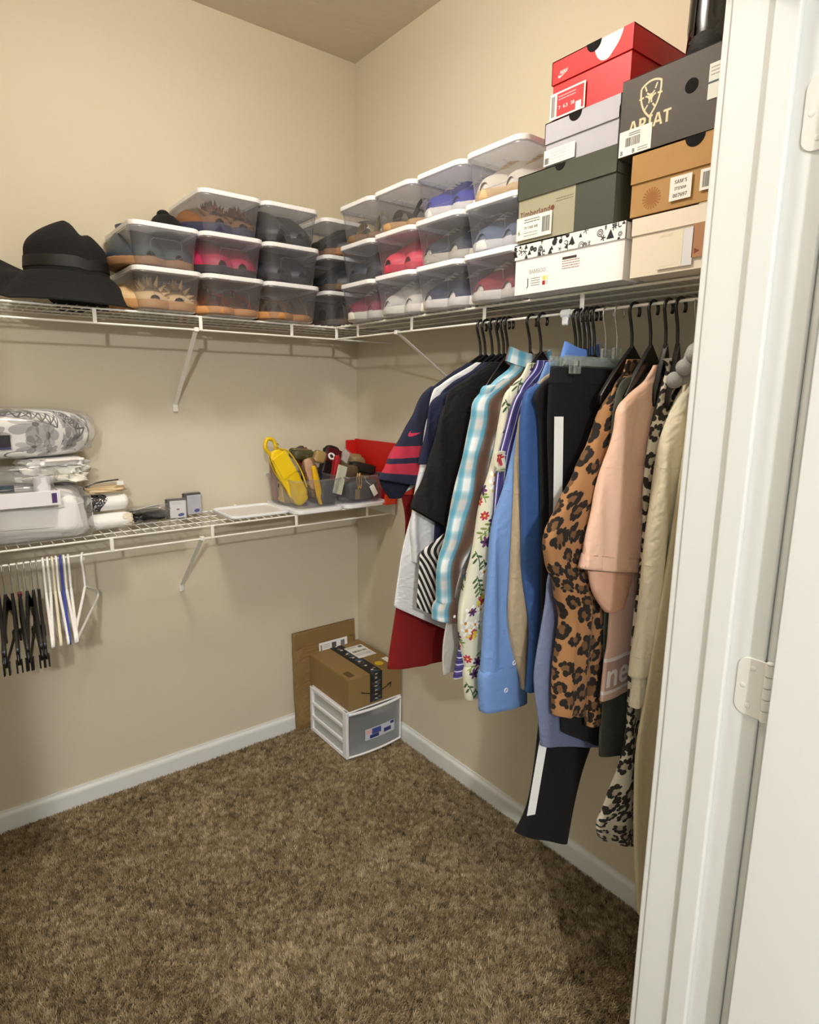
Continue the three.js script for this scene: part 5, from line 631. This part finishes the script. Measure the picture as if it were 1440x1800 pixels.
{ const mat = cloth(0x0b0d12, { bumpMap: weave }), white = cloth(0xe6e6e4);
  const t = garment('track_trousers', 'long black track trousers with a white side stripe on a clip hanger', 'trousers', 1.434, { seed: 31, mat, amp: 0.003, k: 22, body: [[1.532, -0.452, -0.085, 0.016], [1.50, -0.455, -0.083, 0.022], [1.40, -0.452, -0.08, 0.026], [1.2, -0.43, -0.11, 0.026], [1.0, -0.425, -0.16, 0.026], [0.8, -0.43, -0.19, 0.026], [0.62, -0.445, -0.215, 0.028], [0.52, -0.462, -0.245, 0.03], [0.395, -0.49, -0.29, 0.03, 0, -0.62]] });
  part('waistband', drape([[1.533, -0.454, -0.083, 0.018], [1.498, -0.457, -0.081, 0.025]], { seed: 2, amp: 0.001, n: 6 }), cloth(0x0e1016), t);
  part('side_stripe', grid(2, 40, (u, v) => { const y = 1.43 - v * 0.93, x = -0.452 + 0.022 * Math.sin(Math.min(1, (1.43 - y) / 0.5) * 1.57) - (y < 0.75 ? (0.75 - y) * 0.17 : 0); return [x + (u - 0.5) * 0.02 + 0.012, y, 0.0135 + 0.008 * u - 0.001]; }), new THREE.MeshStandardMaterial({ color: 0xe6e6e4, roughness: 0.9, side: THREE.DoubleSide }), t, 'white side stripe'); 
}
{ garment('grey_blue_blouse', 'grey blue satin top with curved hem hanging before the track trousers', 'top', 1.462, { seed: 33, mat: cloth(0x6f7896, { roughness: 0.55 }), amp: 0.003, body: [[1.53, -0.20, -0.08, 0.01], [1.3, -0.235, RX + 0.17, 0.018], [1.16, -0.36, RX + 0.17, 0.019], [1.104, -0.455, RX + 0.17, 0.02], [1.03, -0.47, RX + 0.17, 0.02], [0.915, -0.487, RX + 0.17, 0.022], [0.848, -0.489, -0.15, 0.022], [0.76, -0.474, -0.17, 0.022], [0.64, -0.462, -0.2, 0.022, 0, -0.38]] }); }
{ garment('black_tunic', 'long black top showing below the leopard blouse hem', 'top', 1.487, { seed: 35, mat: cloth(0x0d0d0f), amp: 0.002, body: [[1.53, -0.19, -0.08, 0.01], [1.2, -0.23, RX + 0.17, 0.016], [1.0, -0.37, RX + 0.17, 0.016], [0.9, -0.43, -0.16, 0.016], [0.76, -0.415, -0.18, 0.018], [0.65, -0.408, -0.2, 0.018, 0, -0.6]] }); }
{ const mat = printCloth(leopard('#a5774c', '#6f4e2e', '#1d140f', 51)); const t = garment('leopard_blouse', 'brown leopard print blouse with puffed long sleeve', 'blouse', 1.513, { seed: 37, mat, amp: 0.003, body: [[1.55, RX - 0.04, RX + 0.06, 0.012], [1.52, RX - 0.05, RX + 0.12, 0.016], [1.45, RX - 0.1, RX + 0.18, 0.02], [1.2, RX - 0.12, RX + 0.18, 0.022], [0.9, -0.40, -0.12, 0.022], [0.76, -0.40, -0.14, 0.022]],
    sleeve: [[1.515, -0.315, -0.25, 0.016], [1.451, -0.377, -0.28, 0.03], [1.399, -0.40, -0.31, 0.036], [1.343, -0.441, -0.33, 0.038], [1.286, -0.474, -0.345, 0.04], [1.235, -0.521, -0.355, 0.042], [1.192, -0.546, -0.36, 0.044], [1.14, -0.533, -0.36, 0.044], [1.086, -0.5, -0.355, 0.042], [1.017, -0.468, -0.34, 0.04], [0.95, -0.470, -0.332, 0.038], [0.88, -0.474, -0.332, 0.036], [0.79, -0.470, -0.325, 0.034], [0.76, -0.466, -0.31, 0.03, 0, -0.42]], single: true, samp: 0.004 });
  part('cuff', drape([[0.80, -0.372, -0.318, 0.03, 0.008], [0.73, -0.366, -0.308, 0.032, 0.008]], { seed: 12, amp: 0.001, n: 8, seg: 36 }), mat, t); }
{ garment('dark_green_tunic', 'dark grey green top hanging low behind the peach tee', 'top', 1.535, { seed: 39, mat: cloth(0x50544a), amp: 0.002, body: [[1.52, RX - 0.05, RX + 0.06, 0.008], [1.44, RX - 0.11, RX + 0.16, 0.012], [1.0, RX - 0.09, RX + 0.16, 0.012], [0.83, -0.338, RX + 0.16, 0.014], [0.70, -0.338, -0.15, 0.014], [0.625, -0.332, -0.2, 0.014, 0, -0.35]] }); }
{ const mat = cloth(0xe3bca4); const low = canvasTex(512, 512, (g, W) => { g.fillStyle = '#d6b3a2'; g.fillRect(0, 0, W, W); g.fillStyle = '#e9e2df'; g.fillRect(0, 330, W, 16); g.fillRect(0, 470, W, 14); g.fillStyle = '#b79a90'; g.fillRect(268, 346, W, 124); text(g, 'ne', 264, 456, 130, '#efe9e8', 'bold'); });
  low.wrapS = low.wrapT = THREE.ClampToEdgeWrapping; low.repeat.set(1 / 0.28, 1 / 0.28); low.offset.set(0.5, 1);
  const t = garment('peach_tee', 'peach tee shirt with folded sleeve hem and white lettering on its lower body', 'tee shirt', 1.557, { seed: 41, mat, amp: 0.002, body: [[1.538, RX - 0.01, RX + 0.06, 0.012], [1.525, RX - 0.02, RX + 0.09, 0.016], [1.49, RX - 0.05, RX + 0.16, 0.018], [1.40, RX - 0.08, RX + 0.19, 0.018], [1.2, RX - 0.1, RX + 0.19, 0.018], [1.05, -0.366, RX + 0.19, 0.018]], bodyOpt: { hem: false },
    sleeve: [[1.532, -0.262, -0.17, 0.018], [1.493, -0.321, -0.16, 0.028], [1.453, -0.386, -0.165, 0.036], [1.402, -0.399, -0.17, 0.038], [1.334, -0.419, -0.18, 0.04], [1.266, -0.440, -0.195, 0.042], [1.198, -0.461, -0.21, 0.044], [1.11, -0.474, -0.232, 0.046, 0, -0.19]], single: true, samp: 0.003 });
  part('sleeve_hem', drape([[1.138, -0.469, -0.228, 0.047, 0, -0.19], [1.108, -0.476, -0.231, 0.049, 0, -0.19]], { seed: 14, amp: 0.002, n: 6, seg: 44 }), mat, t); part('inner_sleeve', drape([[1.115, -0.452, -0.30, 0.03, 0.002, -0.12], [1.07, -0.43, -0.298, 0.03, 0.002, 0], [1.02, -0.385, -0.322, 0.024, 0.002]], { seed: 16, amp: 0.002, n: 12, seg: 36 }), cloth(0xd3a68d), t);
  part('lower_body', drape([[1.09, -0.368, -0.09, 0.02], [0.95, -0.366, -0.09, 0.022], [0.905, -0.372, -0.09, 0.022], [0.81, -0.376, -0.09, 0.024]], { seed: 18, amp: 0.003, n: 20 }), fabric(0xffffff, { map: low, sheen: 0.1 }), t, 'lower body with white lettering band'); }
{ const mat = printCloth(leopard('#ddd6c3', '#b9b09b', '#2b2723', 77)); garment('leopard_dress', 'long cream and black leopard print dress before the cream cardigan', 'dress', 1.588, { seed: 43, mat, amp: 0.004, k: 30, body: [[1.55, RX - 0.03, RX + 0.06, 0.014], [1.53, RX - 0.01, RX + 0.1, 0.018], [1.48, RX - 0.025, RX + 0.16, 0.022], [1.41, RX - 0.045, RX + 0.18, 0.024], [1.29, RX - 0.06, RX + 0.18, 0.024], [1.17, RX - 0.045, RX + 0.18, 0.024], [1.0, RX - 0.062, RX + 0.18, 0.024], [0.85, -0.33, RX + 0.18, 0.026], [0.75, -0.325, RX + 0.18, 0.028], [0.66, -0.345, -0.06, 0.03], [0.57, -0.378, -0.06, 0.034], [0.50, -0.402, -0.06, 0.036, 0, -0.2], [0.395, -0.392, -0.06, 0.036, 0, -0.6]] }); }
{ const mat = cloth(0xf3ecd2, { bumpScale: 0.003 }); const t = garment('cream_cardigan', 'cream knitted cardigan with long ribbed sleeves nearest the door', 'cardigan', 1.617, { seed: 45, mat, amp: 0.003, body: [[1.545, RX - 0.0, RX + 0.06, 0.012], [1.51, RX + 0.01, RX + 0.12, 0.018], [1.46, RX + 0.0, RX + 0.18, 0.022], [1.2, RX - 0.02, RX + 0.19, 0.026], [0.95, RX - 0.05, RX + 0.19, 0.028], [0.74, RX - 0.03, RX + 0.19, 0.028]],
    sleeve: [[1.53, -0.22, -0.16, 0.016], [1.471, -0.269, -0.18, 0.034], [1.402, -0.300, -0.19, 0.042], [1.321, -0.320, -0.205, 0.044], [1.241, -0.338, -0.215, 0.046], [1.145, -0.345, -0.225, 0.046], [1.02, -0.346, -0.24, 0.044], [0.933, -0.354, -0.252, 0.044], [0.885, -0.358, -0.262, 0.042]], single: true, samp: 0.004 });
  part('ribbed_cuff', drape([[0.892, -0.35, -0.268, 0.034], [0.875, -0.344, -0.272, 0.032], [0.812, -0.348, -0.28, 0.034]], { seed: 20, amp: 0.001, k: 190, n: 10, seg: 80 }), mat, t); part('hem_flap', drape([[0.88, -0.275, -0.20, 0.03, 0.014], [0.80, -0.272, -0.205, 0.034, 0.016], [0.725, -0.282, -0.2, 0.03, 0.016]], { seed: 22, amp: 0.003, n: 14, seg: 40 }), mat, t); }
{ garment('cream_trousers', 'long cream trousers hanging to the baseboard beside the door jamb', 'trousers', 1.648, { seed: 47, mat: cloth(0xd2c7a6), amp: 0.002, body: [[1.50, RX - 0.02, RX + 0.16, 0.014], [1.3, RX - 0.03, RX + 0.16, 0.018], [0.9, -0.34, -0.09, 0.02], [0.745, -0.366, -0.1, 0.022], [0.595, -0.35, -0.12, 0.024], [0.33, -0.308, -0.15, 0.026], [0.285, -0.298, -0.15, 0.026]] }); }
{ // grey padded hangers near the door
  const grey = M(0xa9a9a8, 0.95, { bumpMap: cloudy, bumpScale: 0.001 });
  [1.632, 1.648, 1.664].forEach((z, k) => { const d = (2 - k) * 0.024, t = thing('velvet_hanger', ['lowest of three grey padded hangers beside the door jamb', 'middle of three grey padded hangers beside the door jamb', 'topmost of three grey padded hangers beside the door jamb'][2 - (2 - k)], 'hanger', [RX + 0.012, RY, z], 0.03 * (k - 1), 'grey padded hangers by the jamb'); part('hook', hookThin, steel, t); part('padded_shoulder', tube([[-0.062, -0.108 - d, 0], [-0.03, -0.1 - d, 0], [0, -0.094, 0], [0.03, -0.1 - d, 0], [0.062, -0.108 - d, 0]], 0.0135, 40, 12), grey, t); for (const s of [-1, 1]) part('padded_tip', new THREE.SphereGeometry(0.0165, 14, 10).translate(s * 0.064, -0.109 - d, 0), grey, t); });
  const w = thing('white_folded_cloth', 'small white folded cloth over the rail beside the grey hangers', 'cloth', [RX, RY, 1.69]); part('cloth', drape([[0.012, -0.02, 0.02, 0.03], [-0.03, -0.024, 0.024, 0.036], [-0.1, -0.03, 0.03, 0.03]], { seed: 50, amp: 0.002, n: 14, seg: 36 }), cloth(0xe9e8e6), w);
}
renderer.render(scene, camera);
